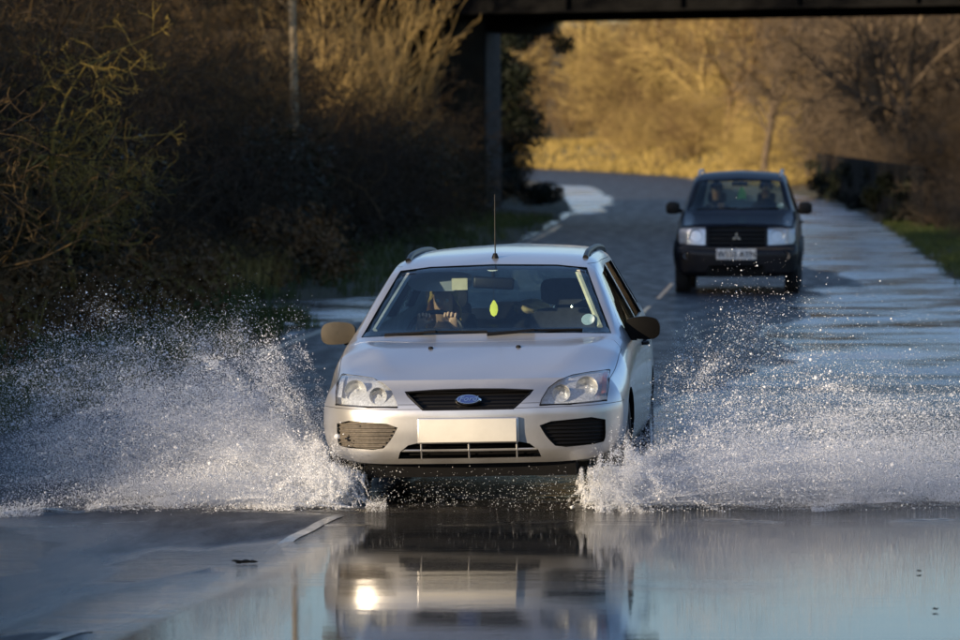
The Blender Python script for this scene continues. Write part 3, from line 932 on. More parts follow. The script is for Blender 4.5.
# ------------------------------------------------------------------ silver estate car
def build_silver_car():
    car = empty('estate_car', (-0.06, 28.0, 0.0), -R(5.0))
    car.rotation_euler = (0, -R(1.2), -R(5.0))
    tag(car, 'silver estate car ploughing through the flood water with spray on both sides', 'car')
    L = 4.47
    T = [  # y   P1           P2          P3           P4          P5           P6           P7          P8z
        (0.00, (.66, .27), (.86, .33), (.905, .50), (.885, .66), (.80, .770), (.40, .730), (.24, .716), .712),
        (0.35, (.72, .24), (.88, .30), (.915, .50), (.900, .69), (.825, .795), (.53, .836), (.33, .818), .812),
        (0.90, (.76, .20), (.89, .28), (.920, .50), (.910, .75), (.855, .872), (.655, .933), (.42, .916), .915),
        (1.15, (.77, .19), (.89, .28), (.920, .50), (.910, .78), (.860, .908), (.735, .950), (.47, .956), .962),
        (1.30, (.77, .19), (.89, .28), (.920, .50), (.910, .80), (.862, .930), (.79, .962), (.50, 1.015), 1.045),
        (1.65, (.77, .19), (.89, .28), (.920, .50), (.912, .82), (.866, .955), (.735, 1.155), (.50, 1.205), 1.235),
        (2.02, (.77, .19), (.89, .28), (.920, .50), (.912, .83), (.868, .965), (.655, 1.345), (.56, 1.378), 1.405),
        (2.40, (.77, .19), (.89, .28), (.920, .50), (.912, .84), (.870, .970), (.645, 1.395), (.545, 1.440), 1.462),
        (3.20, (.77, .19), (.89, .28), (.920, .50), (.910, .85), (.865, .985), (.640, 1.405), (.540, 1.460), 1.485),
        (4.00, (.76, .22), (.87, .30), (.900, .52), (.885, .86), (.840, 1.00), (.610, 1.385), (.520, 1.450), 1.478),
        (4.32, (.72, .26), (.84, .32), (.860, .54), (.850, .86), (.800, 1.00), (.580, 1.33), (.480, 1.40), 1.43),
        (4.47, (.66, .30), (.80, .36), (.830, .56), (.820, .86), (.770, .98), (.550, 1.22), (.450, 1.28), 1.30)]
    rad = [0, .35, .45, .5, .42, .30, .20, .45]
    pz = ([.15, .26, .30, .34, .45, .58, .62, .66, .69, .72, .80, .95], [.12, .07, .035, .01, 0, .006, .02, .045, .085, .145, .215, .26])
    LD = 0.9
    def g(x, z):
        ax = abs(x)
        return .10 * (ax / .8)**2 + .22 * (ax / .9)**8 + float(np.interp(z, *pz))
    def deform(x, y, z):
        if y >= LD: return (x, y, z)
        q = g(x, z)
        return (x, q + y * (1 - q / LD), z)
    ys = np.concatenate([np.linspace(0, 1, 26)**1.3 * 1.1, np.linspace(1.13, 2.3, 40), np.linspace(2.36, L, 34)])
    outer = loft(T, rad, ys, deform)
    outer.materials.append(M['silver'])
    sh = Shell(outer)
    # cabin cavity
    Ti = []
    for r in T[3:]:
        P = r[1:-1]
        Ti.append((r[0], (.60, .42), (.74, .44), (P[2][0] - .09, .55), (P[3][0] - .09, P[3][1]), (P[4][0] - .055, P[4][1]), (P[5][0] - .055, P[5][1] - .02), (P[6][0] - .03, P[6][1] - .035), r[-1] - .035))
    ysi = np.concatenate([np.linspace(1.16, 2.3, 22), np.linspace(2.4, 4.40, 18)])
    inner = loft(Ti, rad, ysi, lambda x, y, z: (x, y + .055, z), 16)
    inner.materials.append(M['grey_trim'])
    black = M['plastic']
    ws = [(-.775, .972), (-.55, .982), (0, .990), (.55, .982), (.775, .972), (.70, 1.13), (.590, 1.362), (.4, 1.383), (0, 1.394), (-.4, 1.383), (-.590, 1.362), (-.70, 1.13)]
    side_w = {'f': [(1.60, .985), (1.80, 1.13), (2.10, 1.315), (2.62, 1.365), (2.66, 1.0)],
              'r': [(2.74, 1.005), (2.72, 1.367), (3.45, 1.368), (3.52, 1.02)],
              'q': [(3.60, 1.03), (3.56, 1.365), (4.02, 1.345), (4.18, 1.06)]}
    hl = [(.420, .606), (.428, .640), (.468, .708), (.525, .748), (.60, .772), (.70, .784), (.812, .790), (.818, .70), (.808, .618), (.60, .607)]
    grille = [(-.27, .588), (.27, .588), (.365, .672), (.385, .698), (.20, .708), (0, .7115), (-.20, .708), (-.385, .698), (-.365, .672)]
    low = [(-.425, .303), (.425, .303), (.41, .345), (.36, .385), (.29, .400), (-.29, .400), (-.36, .385), (-.41, .345)]
    fog = [(.41, .508), (.80, .535), (.80, .41), (.785, .372), (.52, .355), (.46, .42)]
    cuts = [('DIFFERENCE', inner), ('DIFFERENCE', prism_mesh(ws, 'y', 0.8, 2.25, black))]
    for k, w in side_w.items():
        for s in (-1, 1): cuts.append(('DIFFERENCE', prism_mesh(w, 'x', s * .5, s * 1.2, black)))
    cuts.append(('DIFFERENCE', prism_mesh([(-.60, 1.03), (.60, 1.03), (.50, 1.30), (-.50, 1.30)], 'y', 4.2, 5, black)))
    for s in (-1, 1):
        cuts.append(('DIFFERENCE', prism_mesh(hl if s > 0 else flip(hl), 'y', -1, .58, black)))
        cuts.append(('DIFFERENCE', prism_mesh(smooth_poly(fog if s > 0 else flip(fog), 1), 'y', -1, .33, black)))
        for wy in (0.90, 3.54):
            c = [(wy + .375 * math.cos(a), .29 + .375 * math.sin(a)) for a in np.linspace(0, 2 * math.pi, 40, endpoint=False)]
            cuts.append(('DIFFERENCE', prism_mesh(c, 'x', s * .62, s * 1.2, black)))
    cuts.append(('DIFFERENCE', prism_mesh(grille, 'y', -1, .26, black)))
    cuts.append(('DIFFERENCE', prism_mesh(low, 'y', -1, .17, black)))
    base = boolean(outer, cuts)
    # panels that part along real gaps
    bump_poly = [(-.5, .05), (.56, .05), (.545, .30), (.50, .45), (.44, .615), (-.5, .575)]
    bon_poly = [(-.815, .30), (-.74, .20), (-.42, -.1), (.42, -.1), (.74, .20), (.815, .30), (.845, .8), (.855, 1.05), (.80, 1.19), (.45, 1.105), (0, 1.08), (-.45, 1.105), (-.80, 1.19), (-.855, 1.05), (-.845, .8)]
    doors = [[(1.40, .33), (1.38, .93), (1.52, 1.00), (2.04, 1.352), (2.10, 1.385), (2.69, 1.395), (2.71, .33)],
             [(2.72, .33), (2.70, 1.395), (3.52, 1.392), (3.60, 1.02), (3.45, .80), (3.22, .62), (3.14, .33)]]
    gp = .003
    def cutset(kind, d):
        o = []
        o.append((kind, prism_mesh(grow(bump_poly, d), 'x', -1.2, 1.2)))
        return o
    subs = []
    parts = []
    bumper = boolean(base.copy(), [('INTERSECT', prism_mesh(grow(bump_poly, -gp), 'x', -1.2, 1.2))])
    parts.append(('front_bumper', bumper)); subs.append(prism_mesh(bump_poly, 'x', -1.25, 1.25))
    bonnet = boolean(base.copy(), [('INTERSECT', prism_mesh(grow(bon_poly, -gp), 'z', .625, 1.3))])
    bonnet = boolean(bonnet, [('DIFFERENCE', subs[0].copy())])
    parts.append(('bonnet', bonnet)); subs.append(prism_mesh(bon_poly, 'z', .622, 1.35))
    for dp in doors:
        for s in (-1, 1):
            d = boolean(base.copy(), [('INTERSECT', prism_mesh(grow(dp, -gp), 'x', s * .55, s * 1.2))])
            parts.append(('door', d)); subs.append(prism_mesh(dp, 'x', s * .55, s * 1.25))
    body = boolean(base.copy(), [('DIFFERENCE', s_) for s_ in subs])
    parts.insert(0, ('body', body))
    made = []
    for nm, me in parts:
        fix_normals(me, sh)
        o = bpy.data.objects.new(nm, me); COL.objects.link(o); o.parent = car
        me.name = nm
        made.append(o)
    door_objs = [o for o in made if o.name.startswith('door')]
    # glass
    def ffront(dy):
        def f(a, b):
            h = sh.front(a, b)
            return (Vector((a, (h[0].y if h[0] else .4) + dy, b)), h[1] or Vector((0, -1, 0)))
        return f
    def fside(s, dx):
        def f(a, b):
            h = sh.side(a, b, s)
            return (Vector(((h[0].x if h[0] else s * .8) - s * dx, a, b)), h[1] or Vector((s, 0, 0)))
        return f
    wsc = patch(grow(ws, -.002), ffront(.010), .05, .005).build('windscreen', M['glass'], car, sharp=60)
    # black ceramic edge: ring just inside the glass
    wi = [(-.735, 1.005), (-.55, 1.012), (0, 1.020), (.55, 1.012), (.735, 1.005), (.665, 1.14), (.572, 1.335), (.4, 1.352), (0, 1.362), (-.4, 1.352), (-.572, 1.335), (-.665, 1.14)]
    mb = MB(); n = len(ws)
    ff = ffront(.018)
    for i in range(n):
        a, b, c, d = ws[i], ws[(i + 1) % n], wi[(i + 1) % n], wi[i]
        K = 6
        for k in range(K):
            q = [tuple(np.array(a) + (np.array(b) - a) * k / K), tuple(np.array(a) + (np.array(b) - a) * (k + 1) / K), tuple(np.array(d) + (np.array(c) - d) * (k + 1) / K), tuple(np.array(d) + (np.array(c) - d) * k / K)]
            q = [(max(-.77, min(.77, u)) * .995, min(1.388, max(.976, w))) for u, w in q]
            mb.add([ff(*p)[0] for p in q], [(0, 1, 2, 3)])
    mb.build('black_border', M['black_band'], wsc, smooth=False)
    for i, k in enumerate(('f', 'r')):
        for j, s in enumerate((-1, 1)):
            patch(grow(side_w[k], -.002), fside(s, .012), .08, .004, (-s, 0, 0)).build('window', M['glass_dark'], door_objs[i * 2 + j], sharp=60)
    for s in (-1, 1): patch(grow(side_w['q'], -.002), fside(s, .012), .08, .004, (-s, 0, 0)).build('quarter_window', M['glass_dark'], car, sharp=60)
    def fback(a, b):
        h = sh.back(a, b); return (Vector((a, (h[0].y if h[0] else 4.3) - .012, b)), Vector((0, 1, 0)))
    patch([(-.598, 1.032), (.598, 1.032), (.498, 1.298), (-.498, 1.298)], fback, .08, -.004).build('rear_window', M['glass_dark'], car, sharp=60)
    # door handles
    for i, hy in enumerate((2.50, 3.38)):
        for j, s in enumerate((-1, 1)):
            h = sh.side(hy, .86, s)[0]
            MB().tube([(h.x + s * .004, hy - .09, .86), (h.x + s * .034, hy - .07, .862), (h.x + s * .036, hy + .07, .866), (h.x + s * .004, hy + .09, .868)], [.012, .014, .014, .012]).build('handle', M['plastic'], door_objs[i * 2 + j])
    # headlights
    for s in (-1, 1):
        P = hl if s > 0 else flip(hl)
        e = empty('headlight'); e.parent = car
        patch(grow(P, -.003), ffront(.002), .03, .003).build('lens', M['lens'], e, sharp=60)
        patch(grow(P, -.004), ffront(.075), .03).build('reflector_back', M['housing'], e, sharp=60)
        # dark seal along the lower edge
        low_e = [p for p in P if p[1] < .64]
        pts = [ffront(-.001)(a, b + .004)[0] for a, b in (sorted(low_e))]
        MB().tube(pts, .006, 6).build('seal', M['plastic'], e)
        for (lx, lz, lr) in ((.690, .700, .066), (.545, .672, .052)):
            h = sh.front(s * lx, lz)[0]
            lamp_bowl('lamp', (s * lx, h.y + .032, lz), lr, .07, e)
        ind = [(.775, .66), (.775, .775), (.800, .778), (.802, .665)]
        patch(ind if s > 0 else flip(ind), ffront(.03), .03, .02).build('indicator', M['amber'] if s > 0 else M['housing'], e)
    # grille
    ge = empty('grille'); ge.parent = car
    gb = patch(grow(grille, -.004), ffront(.06), .05); gb.build('backing', M['plastic'], ge)
    for k in range(5):
        z = .604 + k * .021
        hw = np.interp(z, [.588, .672, .698], [.262, .355, .375]) - .012
        pts = [Vector((x, sh.front(x, min(z, .70))[0].y + .035, z)) for x in np.linspace(-hw, hw, 13)]
        MB().tube(pts, .0035, 5).build('grille_bar', M['plastic'], ge)
    pts = [ffront(.004)(a, b)[0] for a, b in grow(grille, -.006)]
    MB().tube(pts + [pts[0]], .007, 6, caps=False).build('grille_frame', M['plastic'], ge)
    # oval emblem with script
    by = sh.front(0, .648)[0].y - .006
    tilt = Matrix.Translation((0, by, .650)) @ Matrix.Rotation(R(90 - 28), 4, 'X')
    em = empty('emblem'); em.parent = ge
    def oval(rx, ry, z0, z1, nm, mt):
        mb = MB(); n = 36
        prof = [(0.0, z1), (.85, z1), (1.0, (z0 + z1) / 2), (1.0, z0)]
        vs = []; fs = []
        for (q, h) in prof:
            for k in range(n):
                t = 2 * math.pi * k / n; vs.append(tilt @ Vector((rx * q * math.cos(t), ry * q * math.sin(t), h)))
        for i in range(len(prof) - 1):
            for k in range(n): fs.append((i * n + k, i * n + (k + 1) % n, (i + 1) * n + (k + 1) % n, (i + 1) * n + k))
        return mb.add(vs, fs).build(nm, mt, em)
    oval(.078, .034, -.02, .006, 'rim_oval', M['chrome'])
    oval(.069, .0275, -.015, .0085, 'blue_field', M['blue_enamel'])
    tm = text_mesh('Ford', .050, .28, .0006); tm.transform(tilt @ Matrix.Translation((0, 0, .0098)) @ Matrix.Diagonal((1.12, .9, 1, 1)))
    link_mesh('script', tm, M['chrome'], em)
    # lower intake with bright bars
    le = empty('lower_intake'); le.parent = car
    patch(grow(low, -.004), ffront(.12), .05).build('backing', M['plastic'], le)
    pts = [Vector((x, sh.front(x, .352)[0].y + .012, .352)) for x in np.linspace(-.40, .40, 15)]
    MB().tube(pts, .0075, 6).build('intake_bar', M['silver'], le)
    for x in (-.283, 0, .283):
        MB().tube([Vector((x, sh.front(x, .31)[0].y + .010, .304)), Vector((x, sh.front(x, .352)[0].y + .008, .352)), Vector((x, sh.front(x, .39)[0].y + .010, .400))], .0055, 6).build('intake_bar', M['silver'], le)
    for z in (.325, .375):
        pts = [Vector((x, sh.front(x, z)[0].y + .05, z)) for x in np.linspace(-.36, .36, 13)]
        MB().tube(pts, .006, 5).build('intake_louvre', M['plastic'], le)
    # fog panels with louvres
    for s in (-1, 1):
        fe = empty('fog_panel'); fe.parent = car
        P = fog if s > 0 else flip(fog)
        patch(grow(smooth_poly(P, 1), -.003), ffront(.035), .03).build('backing', M['plastic_dusty'] if s < 0 else M['plastic'], fe)  # left painted dusty and sunlit, right plain black for shade
        for z in (.378, .400, .422, .444, .466, .488, .508):
            xl = np.interp(z, [.355, .42, .508], [.525, .465, .42]) + .012
            pts = [Vector((s * x, sh.front(s * x, z)[0].y + .024, z)) for x in np.linspace(xl, .785, 9)]
            MB().tube(pts, .0055, 5).build('louvre', M['plastic_dusty'] if s < 0 else M['plastic'], fe)
    # number plate: blank pale plate on a plinth
    pe = empty('number_plate'); pe.parent = car
    rp = Matrix.Rotation(R(-4), 3, 'X')
    MB().box((0, -.006, .470), (.60, .03, .152), rp, .008).build('plinth', M['silver'], pe)
    MB().box((0, -.026, .470), (.575, .006, .136), rp, .002).build('plate', M['plate'], pe)
    # mirrors
    for s in (-1, 1):
        e = empty('wing_mirror'); e.parent = car
        o2 = [(-.11, -.035), (-.115, .03), (-.09, .068), (.02, .078), (.085, .062), (.105, .02), (.10, -.045), (.06, -.068), (-.06, -.062)]
        def f(a, b, s=s):
            return Vector((s * (.955 + a), 1.60 + .9 * (a * a + 1.2 * b * b) + .10 * a, .985 + b)), Vector((0, -1, 0))
        patch(smooth_poly(o2, 2), f, .03, .09).build('housing', M['mirror_black_shaded'] if s > 0 else M['mirror_black_sunlit'], e)
        MB().tube([(s * .86, 1.66, .955), (s * .92, 1.66, .945)], [.045, .035], 10).build('arm', M['plastic'], e)
        MB().box((s * .955, 1.722, .985), (.17, .004, .10), None, .001).build('mirror_glass', M['chrome'], e)
    # roof rails
    for s in (-1, 1):
        re_ = empty('roof_rail'); re_.parent = car
        pts = []
        for y in np.linspace(2.25, 4.15, 18):
            h = sh.top(s * .565, y)[0]
            lift = .016 * min(1, (y - 2.25) / .25, (4.15 - y) / .16)
            pts.append((s * .565, y, h.z + lift + .002))
        MB().tube(pts, .019, 8).build('rail', M['plastic'], re_)
        for y in (2.45, 3.1, 4.05):
            h = sh.top(s * .565, y)[0]
            MB().tube([(s * .565, y, h.z - .004), (s * .565, y, h.z + .014)], [.024, .015], 8).build('rail_foot', M['plastic'], re_)
    # aerial
    h = sh.top(0, 2.14)[0]
    ae = empty('aerial'); ae.parent = car
    MB().lathe([(.0001, .03), (.012, .028), (.022, .004), (.024, -.004)], 14, Matrix.Translation((0, 2.14, h.z))).build('aerial_base', M['plastic'], ae)
    MB().tube([(0, 2.14, h.z + .02), (0, 2.20, h.z + .40)], [.0045, .0028], 6).build('rod', M['plastic'], ae)
    # wipers and washer jets
    for x0, x1 in ((-.62, .02), (.02, .60)):
        e = empty('wiper'); e.parent = car
        p0 = ffront(-.008)(x0, .990)[0]; p1 = ffront(-.012)((x0 + x1) / 2, 1.002)[0]; p2 = ffront(-.010)(x1, 1.000)[0]
        MB().tube([p0, p1, p2], .008, 6).build('blade', M['plastic'], e)
        MB().tube([p0 + Vector((0, -.02, -.008)), p1 + Vector((0, -.014, .004))], .009, 6).build('wiper_arm', M['plastic'], e)
    for x in (-.30, .235):
        h = sh.top(x, .90)[0]
        MB().lathe([(.0001, .014), (.012, .012), (.018, -.002)], 10, Matrix.Translation((x, .90, h.z))).build('washer_jet', M['plastic'], car)
    # wheels
    for s in (-1, 1):
        for wy in (.90, 3.54): make_wheel(car, (s * .80, wy, .285), .318, .20, s)
    # underside
    MB().prism([(.16, .285), (.18, .185), (.24, .18), (.50, .285)], 'x', -.62, .62).build('air_dam', M['plastic'], car)  # black piece added low to darken the gap under the bumper
    MB().box((0, 2.2, .205), (1.34, 3.5, .07)).build('underbody', M['plastic'], car)
    # cabin
    dl = [(1.30, .60), (1.28, .915), (1.42, .955), (1.75, .965), (1.90, .92), (1.92, .60)]
    MB().prism(dl, 'x', -.76, .76).build('dashboard', M['dash'], car)
    hood = [(.0001 + .19 * math.cos(a), .95 + .055 * math.sin(a)) for a in np.linspace(0, math.pi, 12)]
    MB().prism([(x - .37, z) for x, z in hood], 'y', 1.62, 1.86).build('instrument_hood', M['dash'], car)
    steering_wheel(car, (-.37, 1.93, .935), .185)
    seat(car, -.37, 2.52, .55, 1.25)
    seat(car, .385, 2.46, .55, 1.275, .46)
    MB().box((0, 3.40, .72), (1.25, .16, .55), Matrix.Rotation(R(-12), 3, 'X'), .05).build('rear_bench', M['seat'], car)
    for s in (-1, 0, 1): MB().box((s * .40, 3.47, 1.04), (.24, .09, .13), None, .03).build('rear_headrest', M['seat'], car)
    # pillar trims (sunlight painted into the cream right one), visor, mirror
    for s in (-1, 1):
        pts = []
        for t in np.linspace(0, 1, 8):
            a, b = s * (.70 - .165 * t), 1.01 + .325 * t
            pts.append(ffront(.055)(a, b)[0])
        MB().tube(pts, [.018] * 8, 6).build('pillar_trim', M['cream_trim'] if s > 0 else M['grey_trim'], car)
    ve = empty('sun_visor'); ve.parent = car
    vo = smooth_poly([(-.55, 1.345), (-.15, 1.345), (-.15, 1.255), (-.20, 1.225), (-.50, 1.225), (-.56, 1.27)], 2)
    patch(vo, lambda a, b: (Vector((a, 2.13 + (1.345 - b) * -.25, b)), Vector((0, -1, 0))), .05, .02).build('visor_panel', M['grey_trim'], ve)
    MB().box((-.225, 2.085, 1.268), (.10, .004, .075), None, .001).build('visor_card', M['cream_trim'], ve)
    me_ = empty('rear_view_mirror'); me_.parent = car
    MB().box((.0, 1.98, 1.275), (.26, .035, .075), Matrix.Rotation(R(4), 3, 'Y'), .015).build('mirror_body', M['plastic'], me_)
    MB().tube([(0, 1.985, 1.29), (0, 1.965, 1.365)], .012, 8).build('stalk', M['plastic'], me_)
    c = ffront(.016)(0, 1.372)[0]
    MB().lathe([(.0001, .002), (.034, .002), (.036, 0), (.034, -.002), (.0001, -.002)], 24, Matrix.Translation((0.0, c.y + .012, 1.366)) @ Matrix.Rotation(R(27), 4, 'X') @ Matrix.Diagonal((1.2, .9, 1, 1))).build('sensor_cover', M['white_card'], car)
    c = ffront(.022)(.625, 1.055)[0]
    MB().lathe([(.0001, .001), (.041, .001), (.041, -.001), (.0001, -.001)], 26, Matrix.Translation(c) @ Matrix.Rotation(R(29), 4, 'X') @ Matrix.Diagonal((1, 1.6, 1, 1))).build('tax_disc', M['sticker'], car)
    return car, sh

silver_car, silver_shell = build_silver_car()

def in_car(car, p):
    Mx = Matrix.Translation(car.location) @ car.rotation_euler.to_matrix().to_4x4()
    return Mx @ Vector(p)

# driver, freshener and cloth are things of their own inside the car
seated_person('person', in_car(silver_car, (-.37, 2.40, .485)), silver_car.rotation_euler.z, 'blonde driver of the silver car in brown clothes, both hands on the steering wheel', 'person', 'brown_cloth', 'hair', True, hands=[(-.10, -.41, .545), (.10, -.41, .550)], lean=-.06)
fr = empty('air_freshener', in_car(silver_car, (0, 1.955, 1.115)), silver_car.rotation_euler.z)
tag(fr, 'small yellow leaf-shaped air freshener hanging from the mirror in the silver car', 'air freshener')
lf = [(0, -.052), (.017, -.040), (.026, -.012), (.022, .020), (.008, .046), (0, .056), (-.008, .046), (-.022, .020), (-.026, -.012), (-.017, -.040)]
patch(lf, lambda a, b: (Vector((a, 3 * a * a, b)), Vector((0, -1, 0))), .012, .004).build('leaf', M['leaf_yellow'], fr)
MB().tube([(0, 0, .052), (0, .006, .150)], .0022, 5).build('string', M['plastic'], fr)

def crumple(name, c, s, mat, label, cat, seed):
    bm = bmesh.new(); bmesh.ops.create_icosphere(bm, subdivisions=4, radius=1.0)
    for v in bm.verts:
        p = v.co
        k = 1 + .38 * float(fbm(p.x * 2.1 + 5 + p.z, p.y * 2.1 + p.z * 1.7 + seed, seed, 4))* 2
        v.co = Vector((p.x * s[0] * k, p.y * s[1] * k, max(-.7, p.z) * s[2] * k))
    me = bpy.data.meshes.new(name); bm.to_mesh(me); bm.free()
    me.polygons.foreach_set('use_smooth', [True] * len(me.polygons))
    o = link_mesh(name, me, mat); o.location = c
    return tag(o, label, cat)
crumple('cloth_bundle', in_car(silver_car, (.14, 3.12, 1.075)), (.11, .09, .05), M['beige_cloth'], 'crumpled beige cloth bundle behind the front seats of the silver car', 'cloth', 3)
# ------------------------------------------------------------------ dark four-wheel-drive behind
def build_dark_car():
    car = empty('off_road_car', (3.42, 63.5, 0.0), -R(4.6))
    tag(car, 'black compact off-road car following behind with pale headlights', 'car')
    T = [
        (0.00, (.62, .27), (.78, .34), (.825, .50), (.815, .75), (.755, .930), (.52, .965), (.30, .972), .975),
        (0.45, (.64, .25), (.80, .32), (.840, .50), (.830, .78), (.775, .975), (.55, 1.015), (.32, 1.025), 1.030),
        (0.95, (.66, .24), (.80, .32), (.840, .50), (.830, .86), (.785, 1.030), (.66, 1.080), (.40, 1.100), 1.108),
        (1.10, (.66, .24), (.80, .32), (.840, .50), (.830, .88), (.790, 1.045), (.70, 1.110), (.42, 1.150), 1.165),
        (1.70, (.66, .24), (.80, .32), (.840, .50), (.830, .92), (.795, 1.070), (.630, 1.520), (.50, 1.555), 1.575),
        (2.10, (.66, .24), (.80, .32), (.840, .50), (.830, .92), (.795, 1.080), (.625, 1.580), (.53, 1.630), 1.655),
        (3.40, (.66, .26), (.80, .33), (.835, .52), (.825, .92), (.790, 1.090), (.615, 1.580), (.53, 1.630), 1.660),
        (3.80, (.62, .30), (.78, .36), (.810, .54), (.800, .92), (.765, 1.080), (.585, 1.530), (.50, 1.585), 1.610),
        (3.92, (.60, .33), (.76, .38), (.790, .56), (.780, .92), (.745, 1.060), (.565, 1.470), (.48, 1.530), 1.550)]
    rad = [0, .3, .4, .45, .38, .28, .28, .5]
    pz = ([.15, .26, .32, .45, .60, .64, .68, .90, .97, 1.1], [.10, .06, .01, 0, .0, .03, .05, .08, .13, .2])
    LD = 0.85
    def deform(x, y, z):
        if y >= LD: return (x, y, z)
        q = .05 * (abs(x) / .8)**2 + .14 * (abs(x) / .83)**8 + float(np.interp(z, *pz))
        return (x, q + y * (1 - q / LD), z)
    ys = np.concatenate([np.linspace(0, 1, 20)**1.3 * 1.0, np.linspace(1.04, 2.2, 28), np.linspace(2.3, 3.92, 20)])
    outer = loft(T, rad, ys, deform, 32); outer.materials.append(M['navy'])
    sh = Shell(outer)
    Ti = []
    for r in T[2:]:
        P = r[1:-1]
        Ti.append((r[0], (.5, .50), (.68, .52), (P[2][0] - .09, .62), (P[3][0] - .08, P[3][1]), (P[4][0] - .055, P[4][1]), (P[5][0] - .055, P[5][1] - .02), (P[6][0] - .03, P[6][1] - .035), r[-1] - .035))
    inner = loft(Ti, rad, np.concatenate([np.linspace(.97, 2.2, 18), np.linspace(2.3, 3.86, 12)]), lambda x, y, z: (x, y + .05, z), 12)
    inner.materials.append(M['dash'])
    ws = [(-.685, 1.135), (0, 1.150), (.685, 1.135), (.66, 1.20), (.545, 1.520), (0, 1.552), (-.545, 1.520), (-.66, 1.20)]
    side = {'f': [(1.42, 1.10), (1.72, 1.48), (2.30, 1.54), (2.32, 1.10)], 'r': [(2.40, 1.11), (2.38, 1.54), (3.05, 1.54), (3.05, 1.11)], 'q': [(3.13, 1.12), (3.13, 1.53), (3.55, 1.51), (3.62, 1.12)]}
    hl = [(.415, .685), (.415, .925), (.60, .930), (.775, .905), (.795, .76), (.765, .70)]
    grille = [(-.385, .665), (.385, .665), (.385, .925), (0, .945), (-.385, .925)]
    low = [(-.40, .285), (.40, .285), (.36, .42), (-.36, .42)]
    cuts = [('DIFFERENCE', inner), ('DIFFERENCE', prism_mesh(ws, 'y', .7, 2.1, M['plastic']))]
    for w in side.values():
        for s in (-1, 1): cuts.append(('DIFFERENCE', prism_mesh(w, 'x', s * .45, s * 1.1, M['plastic'])))
    cuts.append(('DIFFERENCE', prism_mesh([(-.58, 1.13), (.58, 1.13), (.50, 1.50), (-.50, 1.50)], 'y', 3.7, 5, M['plastic'])))
    for s in (-1, 1):
        cuts.append(('DIFFERENCE', prism_mesh(hl if s > 0 else flip(hl), 'y', -1, .36, M['plastic'])))
        for wy in (.72, 3.05):
            c = [(wy + .39 * math.cos(a), .33 + .39 * math.sin(a)) for a in np.linspace(0, 2 * math.pi, 32, endpoint=False)]
            cuts.append(('DIFFERENCE', prism_mesh(c, 'x', s * .56, s * 1.1, M['plastic'])))
    cuts.append(('DIFFERENCE', prism_mesh(grille, 'y', -1, .16, M['plastic'])))
    cuts.append(('DIFFERENCE', prism_mesh(low, 'y', -1, .10, M['plastic'])))
    base = boolean(outer, cuts)
    gp = .004
    bump_poly = [(-.5, .05), (.40, .05), (.34, .45), (.30, .655), (-.5, .655)]
    bon = [(-.76, .18), (-.5, -.2), (.5, -.2), (.76, .18), (.775, .9), (.70, 1.03), (0, .97), (-.70, 1.03), (-.775, .9)]
    doors = [[(1.18, .40), (1.16, 1.08), (1.30, 1.10), (1.69, 1.53), (2.35, 1.57), (2.36, .40)], [(2.37, .40), (2.36, 1.57), (3.09, 1.57), (3.09, .85), (2.78, .70), (2.66, .40)]]
    subs = [prism_mesh(bump_poly, 'x', -1.25, 1.25), prism_mesh(bon, 'z', .932, 1.35)]
    parts = [('front_bumper', boolean(base.copy(), [('INTERSECT', prism_mesh(grow(bump_poly, -gp), 'x', -1.2, 1.2))])),
             ('bonnet', boolean(base.copy(), [('INTERSECT', prism_mesh(grow(bon, -gp), 'z', .936, 1.3))]))]
    for dp in doors:
        for s in (-1, 1):
            parts.append(('door', boolean(base.copy(), [('INTERSECT', prism_mesh(grow(dp, -gp), 'x', s * .5, s * 1.2))]))); subs.append(prism_mesh(dp, 'x', s * .5, s * 1.25))
    parts.insert(0, ('body', boolean(base.copy(), [('DIFFERENCE', q) for q in subs])))
    made = []
    for nm, me in parts:
        fix_normals(me, sh); me.name = nm
        o = bpy.data.objects.new(nm, me); COL.objects.link(o); o.parent = car; made.append(o)
    dobj = [o for o in made if o.name.startswith('door')]
    def ffront(dy):
        def f(a, b):
            h = sh.front(a, b); return (Vector((a, (h[0].y if h[0] else .3) + dy, b)), Vector((0, -1, 0)))
        return f
    def fside(s, dx):
        def f(a, b):
            h = sh.side(a, b, s); return (Vector(((h[0].x if h[0] else s * .75) - s * dx, a, b)), Vector((s, 0, 0)))
        return f
    patch(grow(ws, -.002), ffront(.010), .06, .005).build('windscreen', M['glass_dark'], car, sharp=60)
    for i, k in enumerate(('f', 'r')):
        for j, s in enumerate((-1, 1)):
            patch(grow(side[k], -.002), fside(s, .01), .1, .004, (-s, 0, 0)).build('window', M['glass_dark'], dobj[i * 2 + j], sharp=60)
            hy = 2.2 if k == 'f' else 2.95
            h = sh.side(hy, .95, s)[0]
            MB().tube([(h.x, hy - .08, .95), (h.x + s * .03, hy - .06, .95), (h.x + s * .03, hy + .06, .95), (h.x, hy + .08, .95)], .012, 6).build('handle', M['plastic'], dobj[i * 2 + j])
    for s in (-1, 1): patch(grow(side['q'], -.002), fside(s, .01), .1, .004, (-s, 0, 0)).build('quarter_window', M['glass_dark'], car, sharp=60)
    patch([(-.578, 1.132), (.578, 1.132), (.498, 1.498), (-.498, 1.498)], lambda a, b: (Vector((a, (sh.back(a, b)[0].y if sh.back(a, b)[0] else 3.8) - .012, b)), Vector((0, 1, 0))), .1, -.004).build('rear_window', M['glass_dark'], car, sharp=60)
